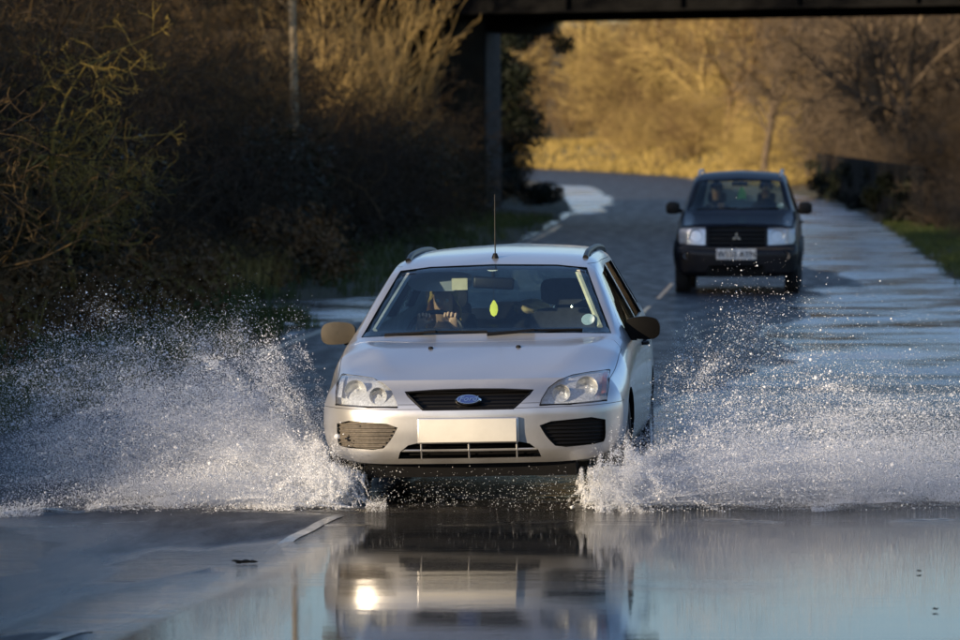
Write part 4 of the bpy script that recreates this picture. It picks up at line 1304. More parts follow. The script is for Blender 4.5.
    for s in (-1, 1):
        e = empty('headlight'); e.parent = car
        P = hl if s > 0 else flip(hl)
        patch(grow(P, -.003), ffront(.002), .04, .003).build('lens', M['lens'], e, sharp=60)
        patch(grow(P, -.004), ffront(.06), .04).build('reflector_back', M['reflector'], e, sharp=60)
        lamp_bowl('lamp', (s * .55, sh.front(s * .55, .81)[0].y + .025, .81), .095, .08, e)
        q = [(.685, .71), (.685, .91), (.765, .90), (.78, .76), (.755, .71)]
        patch(q if s > 0 else flip(q), ffront(.02), .04, .015).build('indicator', M['amber'] if s > 5 else M['housing'], e)
        fe = empty('fog_lamp'); fe.parent = car
        c = Vector((s * .66, sh.front(s * .66, .545)[0].y - .004, .545))
        lamp_bowl('lamp', c, .048, .03, fe)
        MB().lathe([(.058, .004), (.050, .010), (.048, 0)], 20, Matrix.Translation(c) @ Matrix.Rotation(R(90), 4, 'X')).build('bezel', M['plastic'], fe)
        # wing mirrors
        me = empty('wing_mirror'); me.parent = car
        o2 = smooth_poly([(-.10, -.08), (-.10, .07), (.03, .09), (.09, .05), (.09, -.06), (.04, -.09)], 2)
        patch(o2, lambda a, b, s=s: (Vector((s * (.905 + a), 1.28 + 1.2 * (a * a + b * b), 1.165 + b)), Vector((0, -1, 0))), .03, .10).build('housing', M['plastic'], me)
        MB().tube([(s * .77, 1.33, 1.12), (s * .84, 1.33, 1.13)], .03, 8).build('arm', M['plastic'], me)
        MB().box((s * .905, 1.395, 1.165), (.15, .004, .12), None, .001).build('mirror_glass', M['chrome'], me)
        # roof rails
        re_ = empty('roof_rail'); re_.parent = car
        pts = []
        for y in np.linspace(1.85, 3.7, 14):
            h = sh.top(s * .56, y)[0]; pts.append((s * .56, y, h.z + .05 * min(1, (y - 1.85) / .18, (3.7 - y) / .18)))
        MB().tube(pts, .018, 8).build('rail', M['steel'], re_)
        for y in (2.0, 3.5):
            h = sh.top(s * .56, y)[0]; MB().tube([(s * .56, y, h.z - .004), (s * .56, y, h.z + .045)], .02, 6).build('rail_foot', M['steel'], re_)
        for wy in (.72, 3.05): make_wheel(car, (s * .735, wy, .335), .335, .20, s)
        # plastic arch flares
        for wy in (.72, 3.05):
            pts = []
            for a in np.linspace(R(4), R(176), 13):
                y_, z_ = wy + .405 * math.cos(a), .33 + .405 * math.sin(a)
                h = sh.side(y_, z_, s)[0]
                if h: pts.append((h.x + s * .006, y_, z_))
            MB().tube(pts, .022, 6).build('arch_flare', M['plastic'], car)
    ge = empty('grille'); ge.parent = car
    patch(grow(grille, -.004), ffront(.07), .06).build('backing', M['plastic'], ge)
    for z in (.70, .755, .81, .865):
        MB().tube([Vector((x, sh.front(x, z)[0].y + .03, z)) for x in np.linspace(-.375, .375, 9)], .012, 6).build('grille_bar', M['plastic'], ge)
    # three-diamond emblem
    em = empty('emblem'); em.parent = ge
    for a in (90, 210, 330):
        d = Vector((math.cos(R(a)), math.sin(R(a)))); p = Vector((-d.y, d.x)); l = .062
        pts = [Vector((0, 0)), d * l * .5 + p * l * .29, d * l, d * l * .5 - p * l * .29]
        y0 = sh.front(0, .80)[0].y - .012
        MB().prism([(q.x, .795 + q.y) for q in pts], 'y', y0, y0 + .012).build('diamond', M['chrome'], em, smooth=False)
    le = empty('lower_intake'); le.parent = car
    for z in (.32, .36, .395):
        MB().tube([Vector((x, sh.front(x, z)[0].y + .03, z)) for x in np.linspace(-.34, .34, 7)], .008, 5).build('intake_louvre', M['plastic'], le)
    # bumper strip, plate
    MB().tube([Vector((x, sh.front(x, .640)[0].y - .004, .640)) for x in np.linspace(-.76, .76, 21)], .014, 6).build('bumper_strip', M['plastic_dusty'], car)
    pe = empty('number_plate'); pe.parent = car
    MB().box((0, -.012, .567), (.53, .010, .142), None, .003).build('plate', M['plate_white'], pe)
    tm = text_mesh('W555 AYN', .118, 0, .0015); tm.transform(Matrix.Translation((0, -.0185, .567)) @ Matrix.Rotation(R(90), 4, 'X') @ Matrix.Diagonal((.90, 1, 1, 1)))
    link_mesh('characters', tm, M['plate_text'], pe)
    for x0, x1 in ((-.56, -.02), (.02, .54)):
        MB().tube([ffront(-.008)(x0, 1.150)[0], ffront(-.010)(x1, 1.165)[0]], .010, 6).build('wiper', M['plastic'], car)
    MB().box((0, 1.9, .30), (1.1, 3.0, .10)).build('underbody', M['plastic'], car)
    MB().prism([(1.06, .70), (1.05, 1.06), (1.2, 1.095), (1.5, 1.085), (1.6, .70)], 'x', -.68, .68).build('dashboard', M['dash'], car)
    steering_wheel(car, (-.33, 1.62, 1.05), .18)
    seat(car, -.33, 2.18, .70, 1.36, .42); seat(car, .35, 2.18, .70, 1.36, .42)
    MB().box((0, 3.05, .85), (1.1, .15, .5), Matrix.Rotation(R(-12), 3, 'X'), .05).build('rear_bench', M['seat'], car)
    MB().box((0, 1.66, 1.49), (.22, .03, .06), None, .012).build('rear_view_mirror', M['plastic'], car)
    MB().box((.56, ffront(.02)(.56, 1.20)[0].y, 1.195), (.075, .004, .07), Matrix.Rotation(R(-40), 3, 'X')).build('tax_disc', M['sticker'], car)
    return car

dark_car = build_dark_car()
seated_person('person', in_car(dark_car, (-.33, 2.10, .72)), dark_car.rotation_euler.z, 'driver behind the wheel of the black off-road car', 'person', 'dark_cloth', 'hair_dark', False, hands=[(-.10, -.37, .44), (.10, -.37, .44)])
seated_person('person', in_car(dark_car, (.35, 2.10, .75)), dark_car.rotation_euler.z, 'passenger beside the driver in the black off-road car', 'person', 'dark_cloth', 'hair_dark', False)
fr = empty('air_freshener', in_car(dark_car, (.03, 1.70, 1.36)), dark_car.rotation_euler.z)
tag(fr, 'green card air freshener hanging behind the windscreen of the black off-road car', 'air freshener')
tri = [(-.07, -.08), (.07, -.08), (.05, -.02), (.06, -.02), (.035, .04), (.045, .04), (0, .09), (-.045, .04), (-.035, .04), (-.06, -.02), (-.05, -.02)]
MB().prism(tri, 'y', -.003, .003).build('card', M['leaf_green'], fr, smooth=False)
MB().tube([(0, 0, .085), (0, -.03, .125)], .003, 5).build('string', M['plastic'], fr)
# ------------------------------------------------------------------ trees, shrubs and grass
def bark(name, c0, c1, c2, rough=.9, scale=3.0):
    m, nt, p = new_mat(name)
    v = coords(nt)
    nt.links.new(ramp(nt, noise(nt, v, scale, 5, .65), [(.28, c0), (.52, c1), (.78, c2)]), p.inputs['Base Color'])
    p.inputs['Roughness'].default_value = rough
    p.inputs['Specular IOR Level'].default_value = .25
    return m
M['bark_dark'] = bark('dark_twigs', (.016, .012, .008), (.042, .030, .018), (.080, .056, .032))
M['bark_moss_sunlit'] = bark('sunlit_mossy_bark', (.10, .075, .02), (.26, .19, .045), (.42, .30, .07), scale=2.0)  # moss yellow with the sunlight on the branches put into it
M['bark_olive'] = bark('olive_twigs', (.040, .027, .012), (.105, .070, .030), (.20, .135, .055), scale=1.5)
M['bark_umber'] = bark('umber_twigs', (.07, .045, .022), (.15, .10, .045), (.25, .17, .075), scale=.6)
M['bark_willow'] = bark('ochre_stems', (.12, .085, .035), (.27, .19, .075), (.40, .29, .12))
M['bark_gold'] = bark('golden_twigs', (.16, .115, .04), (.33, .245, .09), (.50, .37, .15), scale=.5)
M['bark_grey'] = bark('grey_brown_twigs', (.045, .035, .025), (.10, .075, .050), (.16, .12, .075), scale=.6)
M['bark_pale'] = bark('pale_bark', (.14, .11, .07), (.30, .24, .15), (.42, .34, .22))
M['bramble_leaf'] = bark('bramble_leaves', (.008, .011, .005), (.020, .022, .010), (.05, .035, .015), .6, 4)
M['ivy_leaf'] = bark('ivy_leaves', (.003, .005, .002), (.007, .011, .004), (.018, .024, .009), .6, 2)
M['dead_leaf'] = bark('dead_leaves', (.05, .028, .012), (.13, .075, .030), (.22, .13, .05), .8, 4)
M['grass_green'] = bark('verge_grass', (.020, .034, .008), (.060, .085, .020), (.16, .15, .055), .7, .9)
M['grass_straw'] = bark('straw_grass', (.13, .10, .03), (.30, .22, .065), (.44, .33, .12), .8, .9)

class Twigs:
    def __init__(self): self.p0 = []; self.p1 = []; self.r0 = []; self.r1 = []
    def seg(self, a, b, r0, r1): self.p0.append(a); self.p1.append(b); self.r0.append(r0); self.r1.append(r1)
    def mesh(self, name, sides=3):
        p0 = np.array(self.p0); p1 = np.array(self.p1); r0 = np.array(self.r0); r1 = np.array(self.r1)
        d = p1 - p0; d /= (np.linalg.norm(d, axis=1, keepdims=True) + 1e-9)
        ref = np.where(np.abs(d[:, 2:3]) < .9, np.array([[0, 0, 1.]]), np.array([[1., 0, 0]]))
        u = np.cross(d, ref); u /= (np.linalg.norm(u, axis=1, keepdims=True) + 1e-9); v = np.cross(d, u)
        n = len(p0); V = np.zeros((n, 2 * sides, 3))
        for k in range(sides):
            t = 2 * math.pi * k / sides; o = u * math.cos(t) + v * math.sin(t)
            V[:, k] = p0 + o * r0[:, None]; V[:, sides + k] = p1 + o * r1[:, None]
        base = (np.arange(n) * 2 * sides)[:, None]
        T = []
        for k in range(sides):
            k2 = (k + 1) % sides
            T.append(base + np.array([[k, k2, sides + k2]])); T.append(base + np.array([[k, sides + k2, sides + k]]))
        return tri_mesh(name, V.reshape(-1, 3), np.concatenate(T), sides > 3)

def rot_dir(d, ang, r):
    a = Vector((r.gauss(0, 1), r.gauss(0, 1), r.gauss(0, 1))); ax = d.cross(a)
    if ax.length < 1e-4: return d.copy()
    return Matrix.Rotation(ang, 3, ax.normalized()) @ d

def grow_branch(T, C, p, d, length, rad, level, r, par):
    """T: thick wood, C: twigs"""
    n = max(2, int(length / par['step'][min(level, len(par['step']) - 1)]))
    st = length / n
    rr = rad
    for i in range(n):
        d = (d + Vector((r.gauss(0, 1), r.gauss(0, 1), r.gauss(0, 1))) * par['wob'] + Vector((0, 0, par['up'][min(level, len(par['up']) - 1)]))).normalized()
        q = p + d * st
        r2 = max(par['rmin'], rad * (1 - (i + 1) / n * .75))
        (T if (level <= par['thick'] ) else C).seg(tuple(p), tuple(q), rr, r2)
        t = (i + 1) / n
        if level < par['levels'] and t > par['start'][min(level, len(par['start']) - 1)]:
            k = par['kids'][min(level, len(par['kids']) - 1)]
            cnt = int(k) + (1 if r.random() < k - int(k) else 0)
            for _ in range(cnt):
                cd = rot_dir(d, R(r.uniform(*par['ang'])), r)
                grow_branch(T, C, q, cd, length * r.uniform(*par['len']) * (1.15 - .6 * t), max(par['rmin'], r2 * .62), level + 1, r, par)
        p = q; rr = r2

def tree_meshes(seed, h, par, stems=1, lean=.12, spread=0.0):
    r = random.Random(seed); T = Twigs(); C = Twigs()
    for s in range(stems):
        a = r.uniform(0, 6.28); k = r.uniform(.3, 1) * lean
        d = Vector((math.cos(a) * k, math.sin(a) * k, 1)).normalized()
        b = Vector((r.uniform(-spread, spread), r.uniform(-spread, spread), -.15))
        grow_branch(T, C, b, d, h * r.uniform(.75, 1.05), par['r'] * r.uniform(.7, 1.1), 0, r, par)
    return T.mesh('trunk', 5), C.mesh('crown', 3)

TALL = dict(levels=4, thick=1, step=[.8, .5, .35, .25, .2], wob=.10, up=[.02, .03, .02, .0], kids=[2.2, 1.5, 1.4, 1.2], start=[.25, .2, .15, .1], ang=(28, 62), len=(.34, .55), rmin=.006, r=.16)
HEDGE = dict(levels=4, thick=0, step=[.35, .25, .18, .14, .12], wob=.20, up=[.0, -.02, -.01, -.02], kids=[1.8, 1.5, 1.25, 1.0], start=[.12, .1, .1, .1], ang=(28, 75), len=(.40, .68), rmin=.0035, r=.030)
MOSSY = dict(levels=4, thick=2, step=[.4, .25, .18, .14], wob=.34, up=[.03, -.02, -.03, -.02], kids=[1.8, 1.7, 1.7, 1.3], start=[.25, .12, .1, .1], ang=(35, 85), len=(.40, .62), rmin=.0035, r=.05)
WILLOW = dict(levels=3, thick=1, step=[.5, .35, .25, .2], wob=.09, up=[.05, .06, .05, .03], kids=[1.0, 1.3, 1.2], start=[.2, .15, .1], ang=(14, 40), len=(.35, .55), rmin=.006, r=.045)
FARP = dict(levels=4, thick=1, step=[.9, .6, .45, .4], wob=.15, up=[.02, .02, .0, -.01], kids=[1.7, 1.6, 1.4, 1.0], start=[.22, .12, .1, .1], ang=(30, 65), len=(.36, .58), rmin=.012, r=.20)

PROTO = {}
def proto(kind, seed, *a, **k): PROTO.setdefault(kind, []).append(tree_meshes(seed, *a, **k))
for i in range(3): proto('tall', 100 + i, 11.5, TALL, 1)
for i in range(4): proto('hedge', 200 + i, 2.6, HEDGE, 9, .6, .10)
for i in range(2): proto('mossy', 300 + i, 3.3, MOSSY, 2, .25, .1)
for i in range(2): proto('willow', 400 + i, 5.2, WILLOW, 9, .42, .35)
for i in range(4): proto('far', 500 + i, 10.5, FARP, 2, .25, .3)

_matted = {}
def with_mat(me, mat):
    k = (me.name, mat.name)
    if k not in _matted:
        c = me.copy(); c.materials.clear(); c.materials.append(mat); _matted[k] = c
    return _matted[k]

def place_tree(name, kind, var, x, y, scale, rz, mat, label, cat='tree', group=None, dz=0.0, parts=('trunk', 'crown')):
    z = float(ground_at(x, y)[0]) + dz
    e = empty(name, (x, y, z), rz)
    e.scale = (scale, scale, scale)
    tag(e, label, cat, group)
    me = PROTO[kind][var % len(PROTO[kind])]
    for pm, nm in zip(me, parts):
        o = bpy.data.objects.new(nm, with_mat(pm, mat)); COL.objects.link(o); o.parent = e
    return e

def leaf_cloud(name, centres, radii, n, size, mat, seed, parent=None, squash=.8):
    g = np.random.default_rng(seed)
    c = np.asarray(centres, float); rr = np.asarray(radii, float)
    k = g.choice(len(c), n, p=rr**2 / (rr**2).sum())
    d = g.normal(size=(n, 3)); d /= np.linalg.norm(d, axis=1, keepdims=True)
    rad = rr[k] * (g.random(n)**.45)
    p = c[k] + d * rad[:, None] * np.array([1, 1, squash])
    u = g.normal(size=(n, 3)); u /= np.linalg.norm(u, axis=1, keepdims=True)
    w = np.cross(u, g.normal(size=(n, 3))); w /= np.linalg.norm(w, axis=1, keepdims=True)
    s = size * g.uniform(.6, 1.3, n)[:, None]
    V = np.stack([p - u * s, p + w * s * .45, p + u * s, p - w * s * .45], 1).reshape(-1, 3)
    b = (np.arange(n) * 4)[:, None]
    T = np.concatenate([b + np.array([[0, 1, 2]]), b + np.array([[0, 2, 3]])])
    return link_mesh(name, tri_mesh(name, V, T), mat, parent)

rv_ = random.Random(42)
# --- left thicket: individual bare hedge shrubs, rows deepening away from the road
ORD = ['first', 'second', 'third', 'fourth', 'fifth', 'sixth', 'seventh', 'eighth', 'ninth', 'tenth', 'eleventh', 'twelfth', 'thirteenth', 'fourteenth', 'fifteenth', 'sixteenth', 'seventeenth', 'eighteenth', 'nineteenth', 'twentieth']
yy = 37.0; k = 0
while yy < 113:
    rows = 4 if yy < 80 else 3
    for row in range(rows):
        off = -HALF_L - (2.3 if yy > 64 or yy < 54 else 3.0) - row * 1.9 - rv_.uniform(0, .9)
        x_, y_ = road_pt(yy + rv_.uniform(-.6, .6), off)
        if row == 0:
            lab = '%s dark bare shrub of the roadside thicket, counting from the spray towards the bridge' % (ORD[min(k, 19)])
            grp = 'thicket shrubs along the verge'
        else:
            lab = 'dark bare shrub standing deep in the left thicket behind the verge shrubs'; grp = 'shrubs deep in the thicket'
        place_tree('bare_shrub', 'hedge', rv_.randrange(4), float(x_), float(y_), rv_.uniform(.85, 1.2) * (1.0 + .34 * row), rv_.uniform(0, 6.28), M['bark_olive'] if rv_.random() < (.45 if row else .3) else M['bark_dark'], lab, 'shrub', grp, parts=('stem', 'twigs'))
    k += 1
    yy += 4.0 if yy < 80 else 4.6
# --- tall bare trees standing in and behind the thicket; they shade the road
for i in range(40):
    y_ = rv_.uniform(26, 118); off = -HALF_L - rv_.uniform(7.5, 26)
    x_, y2 = road_pt(y_, off)
    if y2 < 30 and x_ > -13: continue
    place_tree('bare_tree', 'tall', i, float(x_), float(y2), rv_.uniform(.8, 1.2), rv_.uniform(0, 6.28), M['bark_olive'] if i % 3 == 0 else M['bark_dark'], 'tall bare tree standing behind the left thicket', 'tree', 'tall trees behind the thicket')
# --- lighter trees; the mossy ones carry sunlight in their bark colour
place_tree('mossy_tree', 'mossy', 0, -4.05, 47.5, .95, 1.2, M['bark_moss_sunlit'], 'small twisted tree with yellow mossy branches at the far left edge of the thicket')
place_tree('mossy_tree', 'mossy', 1, -3.7, 49.5, .40, 3.9, M['bark_moss_sunlit'], 'low mossy sapling with orange twigs just above the left spray', dz=-.1)
place_tree('pale_stemmed_shrub', 'willow', 0, -2.15, 101, .95, 2.9, M['bark_willow'], 'tall pale ochre many-stemmed shrub in front of the bridge column')
place_tree('pale_stemmed_shrub', 'willow', 1, -2.9, 96, .85, 2.2, M['bark_willow'], 'shorter ochre many-stemmed shrub to the left of the tall ochre one')
sl = empty('slender_tree', (-3.05, 78, float(ground_at(-3.05, 78)[0])))
tag(sl, 'slender straight pale trunk rising out of the thicket', 'tree')
MB().tube([(0, 0, -.2), (.02, 0, 2), (-.02, .02, 4), (.02, 0, 6), (.04, 0, 8.5)], [.075, .066, .058, .048, .03], 8).build('trunk', M['bark_pale'], sl)
cw = Twigs(); rq = random.Random(8)
for h in np.linspace(3.8, 8.3, 12): grow_branch(cw, cw, Vector((.02, 0, h)), Vector((rq.uniform(-1, 1), rq.uniform(-1, 1), .6)).normalized(), rq.uniform(.6, 1.2), .014, 2, rq, TALL)
link_mesh('crown', cw.mesh('crown', 3), M['bark_pale'], sl)

# --- unseen hedge added for shade left of frame; its gap lets sun through
def shade_hedge_run(n, y0, y1, test, label, group):
    k = 0; tries = 0
    while k < n and tries < 4000:
        tries += 1
        y_ = rv_.uniform(y0, y1); x_ = rv_.uniform(-26, -6.5)
        q = .643 * x_ - .766 * y_
        w_ = float(lateral(np.array([x_]), np.array([y_]))[0])
        if w_ > -HALF_L - 2.0 or not test(q) or x_ > -.101 * y_ - 2.2: continue
        place_tree('bare_shrub', 'hedge', k, x_, y_, rv_.uniform(1.5, 2.1), rv_.uniform(0, 6.28), M['bark_dark'], label, 'shrub', group, parts=('stem', 'twigs'))
        k += 1
shade_hedge_run(34, 14, 34, lambda q: -32 < q < -24.7, 'unseen dark hedge shrub added outside the left edge of the picture for shade', 'unseen shade hedge left of the picture')
shade_hedge_run(36, -6, 18, lambda q: -19.3 < q < -7, 'unseen dark hedge shrub added nearer than the picture shows for shade', 'unseen shade hedge left of the camera')

# --- bramble leaves and dead bracken low in the thicket: one uncountable mass
cen = []; rad = []
for i in range(260):
    y_ = rv_.uniform(38, 116); off = -HALF_L - rv_.uniform(1.6, 8.5)
    if 54 < y_ < 63: off -= 1.2
    x_, y2 = road_pt(y_, off)
    cen.append((float(x_), float(y2), float(ground_at(x_, y2)[0]) + rv_.uniform(.1, 1.5))); rad.append(rv_.uniform(.35, 1.0))
tag(leaf_cloud('undergrowth', cen, rad, 90000, .055, M['bramble_leaf'], 3), kind='stuff')
cen = []; rad = []
for i in range(120):
    y_ = rv_.uniform(36, 70); off = -HALF_L - rv_.uniform(1.0, 4.0)
    if 54 < y_ < 62: off -= 1.2
    x_, y2 = road_pt(y_, off)
    cen.append((float(x_), float(y2), float(ground_at(x_, y2)[0]) + rv_.uniform(.05, .7))); rad.append(rv_.uniform(.25, .6))
tag(leaf_cloud('dead_bracken', cen, rad, 26000, .05, M['dead_leaf'], 4), kind='stuff')

# --- ivy-dark tree just past the bridge
iv = empty('ivy_tree', (.55, 142, float(ground_at(.55, 142)[0])))
tag(iv, 'dark leafy ivy-covered tree just past the left bridge column', 'tree')
MB().tube([(0, 0, -.3), (.1, 0, 2), (-.1, .1, 4.5), (.2, 0, 7)], [.22, .18, .13, .05], 8).build('trunk', M['bark_dark'], iv)
ri = random.Random(3)
cen = [(ri.gauss(-.5, .55), ri.gauss(0, 1.0), ri.uniform(.2, 8.2)) for _ in range(110)]
cen += [(ri.uniform(.6, 2.0), ri.gauss(0, .6), ri.uniform(4.3, 5.6)) for _ in range(8)]
rad = [ri.uniform(.4, 1.0) for _ in cen[:110]] + [ri.uniform(.2, .5) for _ in range(8)]
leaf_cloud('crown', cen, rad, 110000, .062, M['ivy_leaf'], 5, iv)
iv2 = empty('ivy_bush', (1.5, 132, float(ground_at(1.2, 132)[0])))
tag(iv2, 'low dark leafy bush jutting towards the road beyond the left bridge column', 'bush')
cen = [(ri.gauss(-1.2, .8), ri.gauss(0, 1.0), ri.uniform(0, .9)) for _ in range(22)]
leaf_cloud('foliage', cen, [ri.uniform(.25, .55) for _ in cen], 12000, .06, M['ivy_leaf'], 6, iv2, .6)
MB().tube([(-1.2, 0, -.2), (-1.1, 0, .5), (-.8, .1, .9)], [.05, .04, .02], 6).build('stem', M['bark_dark'], iv2)

# --- sunlit wood on the far bank past the bend
spots = []
tries = 0
while len(spots) < 56 and tries < 4000:
    tries += 1
    y_ = rv_.uniform(205, 330); x_ = rv_.uniform(-22, 44)
    if abs(x_) > y_ * .105 + 4: continue
    w_ = float(lateral(np.array([x_]), np.array([y_]))[0])
    if w_ < HALF_R + 4.0: continue
    if any((x_ - a)**2 + (y_ - b)**2 < 7.0 for a, b in spots): continue
    spots.append((x_, y_))
spots.sort(key=lambda q: q[1])
for i, (x_, y_) in enumerate(spots):
    place_tree('golden_tree', 'far', i, x_, y_, rv_.uniform(.75, 1.15), rv_.uniform(0, 6.28), (M['bark_gold'], M['bark_gold'], M['bark_umber'], M['bark_olive'])[(i * 7) % 4 if i % 5 else 2], 'bare tree of the sunlit wood on the far bank past the bend', 'tree', 'sunlit trees on the far bank', dz=-.2)  # darker barks mixed in to suggest shadow gaps among golden trees
spots = []
tries = 0
while len(spots) < 26 and tries < 3000:
    tries += 1
    y_ = rv_.uniform(205, 262); x_ = rv_.uniform(-4, 30)
    w_ = float(lateral(np.array([x_]), np.array([y_]))[0])
    if not (HALF_R + 2.6 < w_ < HALF_R + 9): continue
    if any((x_ - a)**2 + (y_ - b)**2 < 4.0 for a, b in spots): continue
    spots.append((x_, y_))
for i, (x_, y_) in enumerate(spots):
    place_tree('golden_shrub', 'hedge', i, x_, y_, rv_.uniform(.9, 1.3), rv_.uniform(0, 6.28), M['bark_gold'] if i % 3 else M['bark_umber'], 'sunlit brown shrub at the foot of the far bank', 'shrub', 'shrubs at the foot of the far bank', parts=('stem', 'twigs'))
for i in range(34):
    for _ in range(60):
        y_ = rv_.uniform(225, 300); x_ = rv_.uniform(-14, 32)
        if HALF_R + 6 < float(lateral(np.array([x_]), np.array([y_]))[0]) < HALF_R + 32: break
    place_tree('golden_shrub', 'hedge', i, x_, y_, rv_.uniform(1.6, 2.4), rv_.uniform(0, 6.28), (M['bark_gold'], M['bark_umber'], M['bark_olive'])[i % 3], 'tall brown shrub filling the wood on the far bank', 'shrub', 'shrubs filling the far wood', parts=('stem', 'twigs'))
for i in range(26):
    y_ = rv_.uniform(118, 185); x_ = 11.6 + (y_ - 118) * .015 + rv_.uniform(.3, 5)
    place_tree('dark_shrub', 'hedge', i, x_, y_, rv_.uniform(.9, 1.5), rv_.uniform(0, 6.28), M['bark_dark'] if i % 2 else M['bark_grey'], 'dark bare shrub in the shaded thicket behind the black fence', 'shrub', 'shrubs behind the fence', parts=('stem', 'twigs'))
# --- grey trees beyond the fence on the right; shade put into darker bark
i = 0
while i < 22:
    y_ = rv_.uniform(135, 205); x_ = rv_.uniform(11.5, 24)
    if float(lateral(np.array([x_]), np.array([y_]))[0]) < HALF_R + 2.5 or (x_ < 13.0 and y_ < 165): continue
    place_tree('grey_tree', 'far', i, x_, y_, rv_.uniform(.65, 1.0), rv_.uniform(0, 6.28), M['bark_grey'], 'grey-brown bare tree behind the black fence on the right', 'tree', 'grey trees behind the fence')
    i += 1
VS = ['small brown shrub on the right verge at the near end of the black fence', 'brown shrub on the right verge just right of the fence end', 'taller brown shrub on the right verge behind the fence end', 'lowest brown tuft of shrub on the right verge before the fence', 'large brown shrub at the right edge of the picture beside the fence', 'largest brown shrub at the right edge, farthest behind the fence end', 'nearest brown shrub on the right verge, at the edge of the picture']
for i, (x_, y_, s_) in enumerate(((9.75, 101, .55), (10.5, 97, .6), (11.4, 101, .7), (9.5, 92, .35), (12.4, 103, .8), (13.6, 108, .9), (10.6, 88, .5))):
    place_tree('verge_shrub', 'hedge', i, x_, y_, s_, i * 1.7, M['bark_grey'], VS[i], 'shrub', 'shrubs on the right verge', parts=('stem', 'twigs'))

# --- dark ivy scrambling over the fence
iv3 = empty('ivy_bush', (10.3, 112, 0)); tag(iv3, 'black ivy mass scrambling over the fence on the right', 'bush')
cen = []
for q in range(46):
    t = ri.random(); cen.append((9.75 + 1.75 * t + ri.gauss(.1, .22) - 10.3, 104 + 58 * t - 112 + ri.gauss(0, .4), float(ground_at(9.75 + 1.75 * t, 104 + 58 * t)[0]) + ri.uniform(.1, 1.05)))
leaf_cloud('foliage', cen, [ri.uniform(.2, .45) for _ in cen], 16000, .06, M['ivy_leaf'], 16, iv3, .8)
MB().tube([(-.3, -5, -.1), (-.25, -4.9, .7), (-.3, -4.6, 1.3)], [.04, .03, .02], 6).build('stem', M['bark_dark'], iv3)
# --- unseen trees added behind the camera to dim reflected sky
for i in range(26):
    y_ = rv_.uniform(-55, -8); x_ = (rv_.uniform(4, 34) if i % 2 else rv_.uniform(-8, 30))
    if float(lateral(np.array([x_]), np.array([y_]))[0]) < HALF_R + 4: continue
    place_tree('bare_tree', 'tall' if i % 3 else 'hedge', i, x_, y_, rv_.uniform(.9, 1.2) * (1 if i % 3 else 2.6), rv_.uniform(0, 6.28), M['bark_dark'], 'unseen bare tree added on the right bank behind the viewer', 'tree', 'unseen trees behind the viewer')

for i in range(34):  # unseen hedge added to keep low sky out of car reflections
    for _ in range(50):
        y_ = rv_.uniform(-45, -9); x_ = rv_.uniform(-30, 30)
        if abs(float(lateral(np.array([x_]), np.array([y_]))[0])) > HALF_R + 3 and (x_ > -9 or .643 * x_ - .766 * y_ > -13): break
    place_tree('bare_shrub', 'hedge', i, x_, y_, rv_.uniform(2.2, 3.2), rv_.uniform(0, 6.28), M['bark_dark'], 'unseen tall hedge shrub added behind the viewer to block low sky', 'shrub', 'unseen hedge behind the viewer', parts=('stem', 'twigs'))

# --- grass
def grass(name, pts, h, mat, seed, per=9, wid=.006):
    g = np.random.default_rng(seed)
    P = np.repeat(np.asarray(pts, float), per, 0); n = len(P)
    P[:, :2] += g.normal(0, .06, (n, 2))
    H = h * g.uniform(.45, 1.25, n)
    lean = g.normal(0, .38, (n, 2)) * H[:, None]
    a = g.uniform(0, math.pi, n); wv = np.stack([np.cos(a), np.sin(a), 0 * a], 1) * (wid * g.uniform(.7, 1.4, n))[:, None]
    tip = P + np.stack([lean[:, 0], lean[:, 1], H * .92], 1)
    mid = P + np.stack([lean[:, 0] * .32, lean[:, 1] * .32, H * .58], 1)
    V = np.stack([P - wv, P + wv, mid - wv * .7, mid + wv * .7, tip], 1).reshape(-1, 3)
    b = (np.arange(n) * 5)[:, None]
    T = np.concatenate([b + np.array([[0, 1, 3]]), b + np.array([[0, 3, 2]]), b + np.array([[2, 3, 4]])])
    o = link_mesh(name, tri_mesh(name, V, T), mat); tag(o, kind='stuff'); return o
def scatter(n, y0, y1, w0, w1, seed, zmin=-.005, clump=.0):
    g = np.random.default_rng(seed)
    y = g.uniform(y0, y1, n * 3); w = g.uniform(w0, w1, n * 3)
    x_, y_ = road_pt(y, w)
    z = ground_at(x_, y_)
    keep = (z > zmin) & (vnoise(x_ * .9, y_ * .9, 31) > clump)
    return np.stack([x_, y_, z], 1)[keep][:n]
grass('verge_grass', np.concatenate([scatter(9000, 29, 62, -9, -HALF_L + .0, 1, .0, .15), scatter(2200, 62, 114, -8, -HALF_L - .1, 2, .02, .3)]), .19, M['grass_green'], 7, 8)
grass('right_verge_grass', np.concatenate([scatter(3200, 40, 74, HALF_R + .1, 8.5, 3, .0, .2), scatter(2600, 4, 40, HALF_R + .3, 9, 13, .0, .2), scatter(4600, 74, 112, HALF_R + .1, 9, 4, .0, .1)]), .14, M['grass_green'], 8, 8)
grass('reeds', scatter(1100, 34, 66, -8.5, -HALF_L - 1.6, 9, .05, .4), .65, M['grass_straw'], 10, 6, .005)
grass('dry_grass', scatter(4200, 180, 290, HALF_R + .3, HALF_R + 6, 5, -.3, .1), .34, M['grass_straw'], 9, 8, .014)
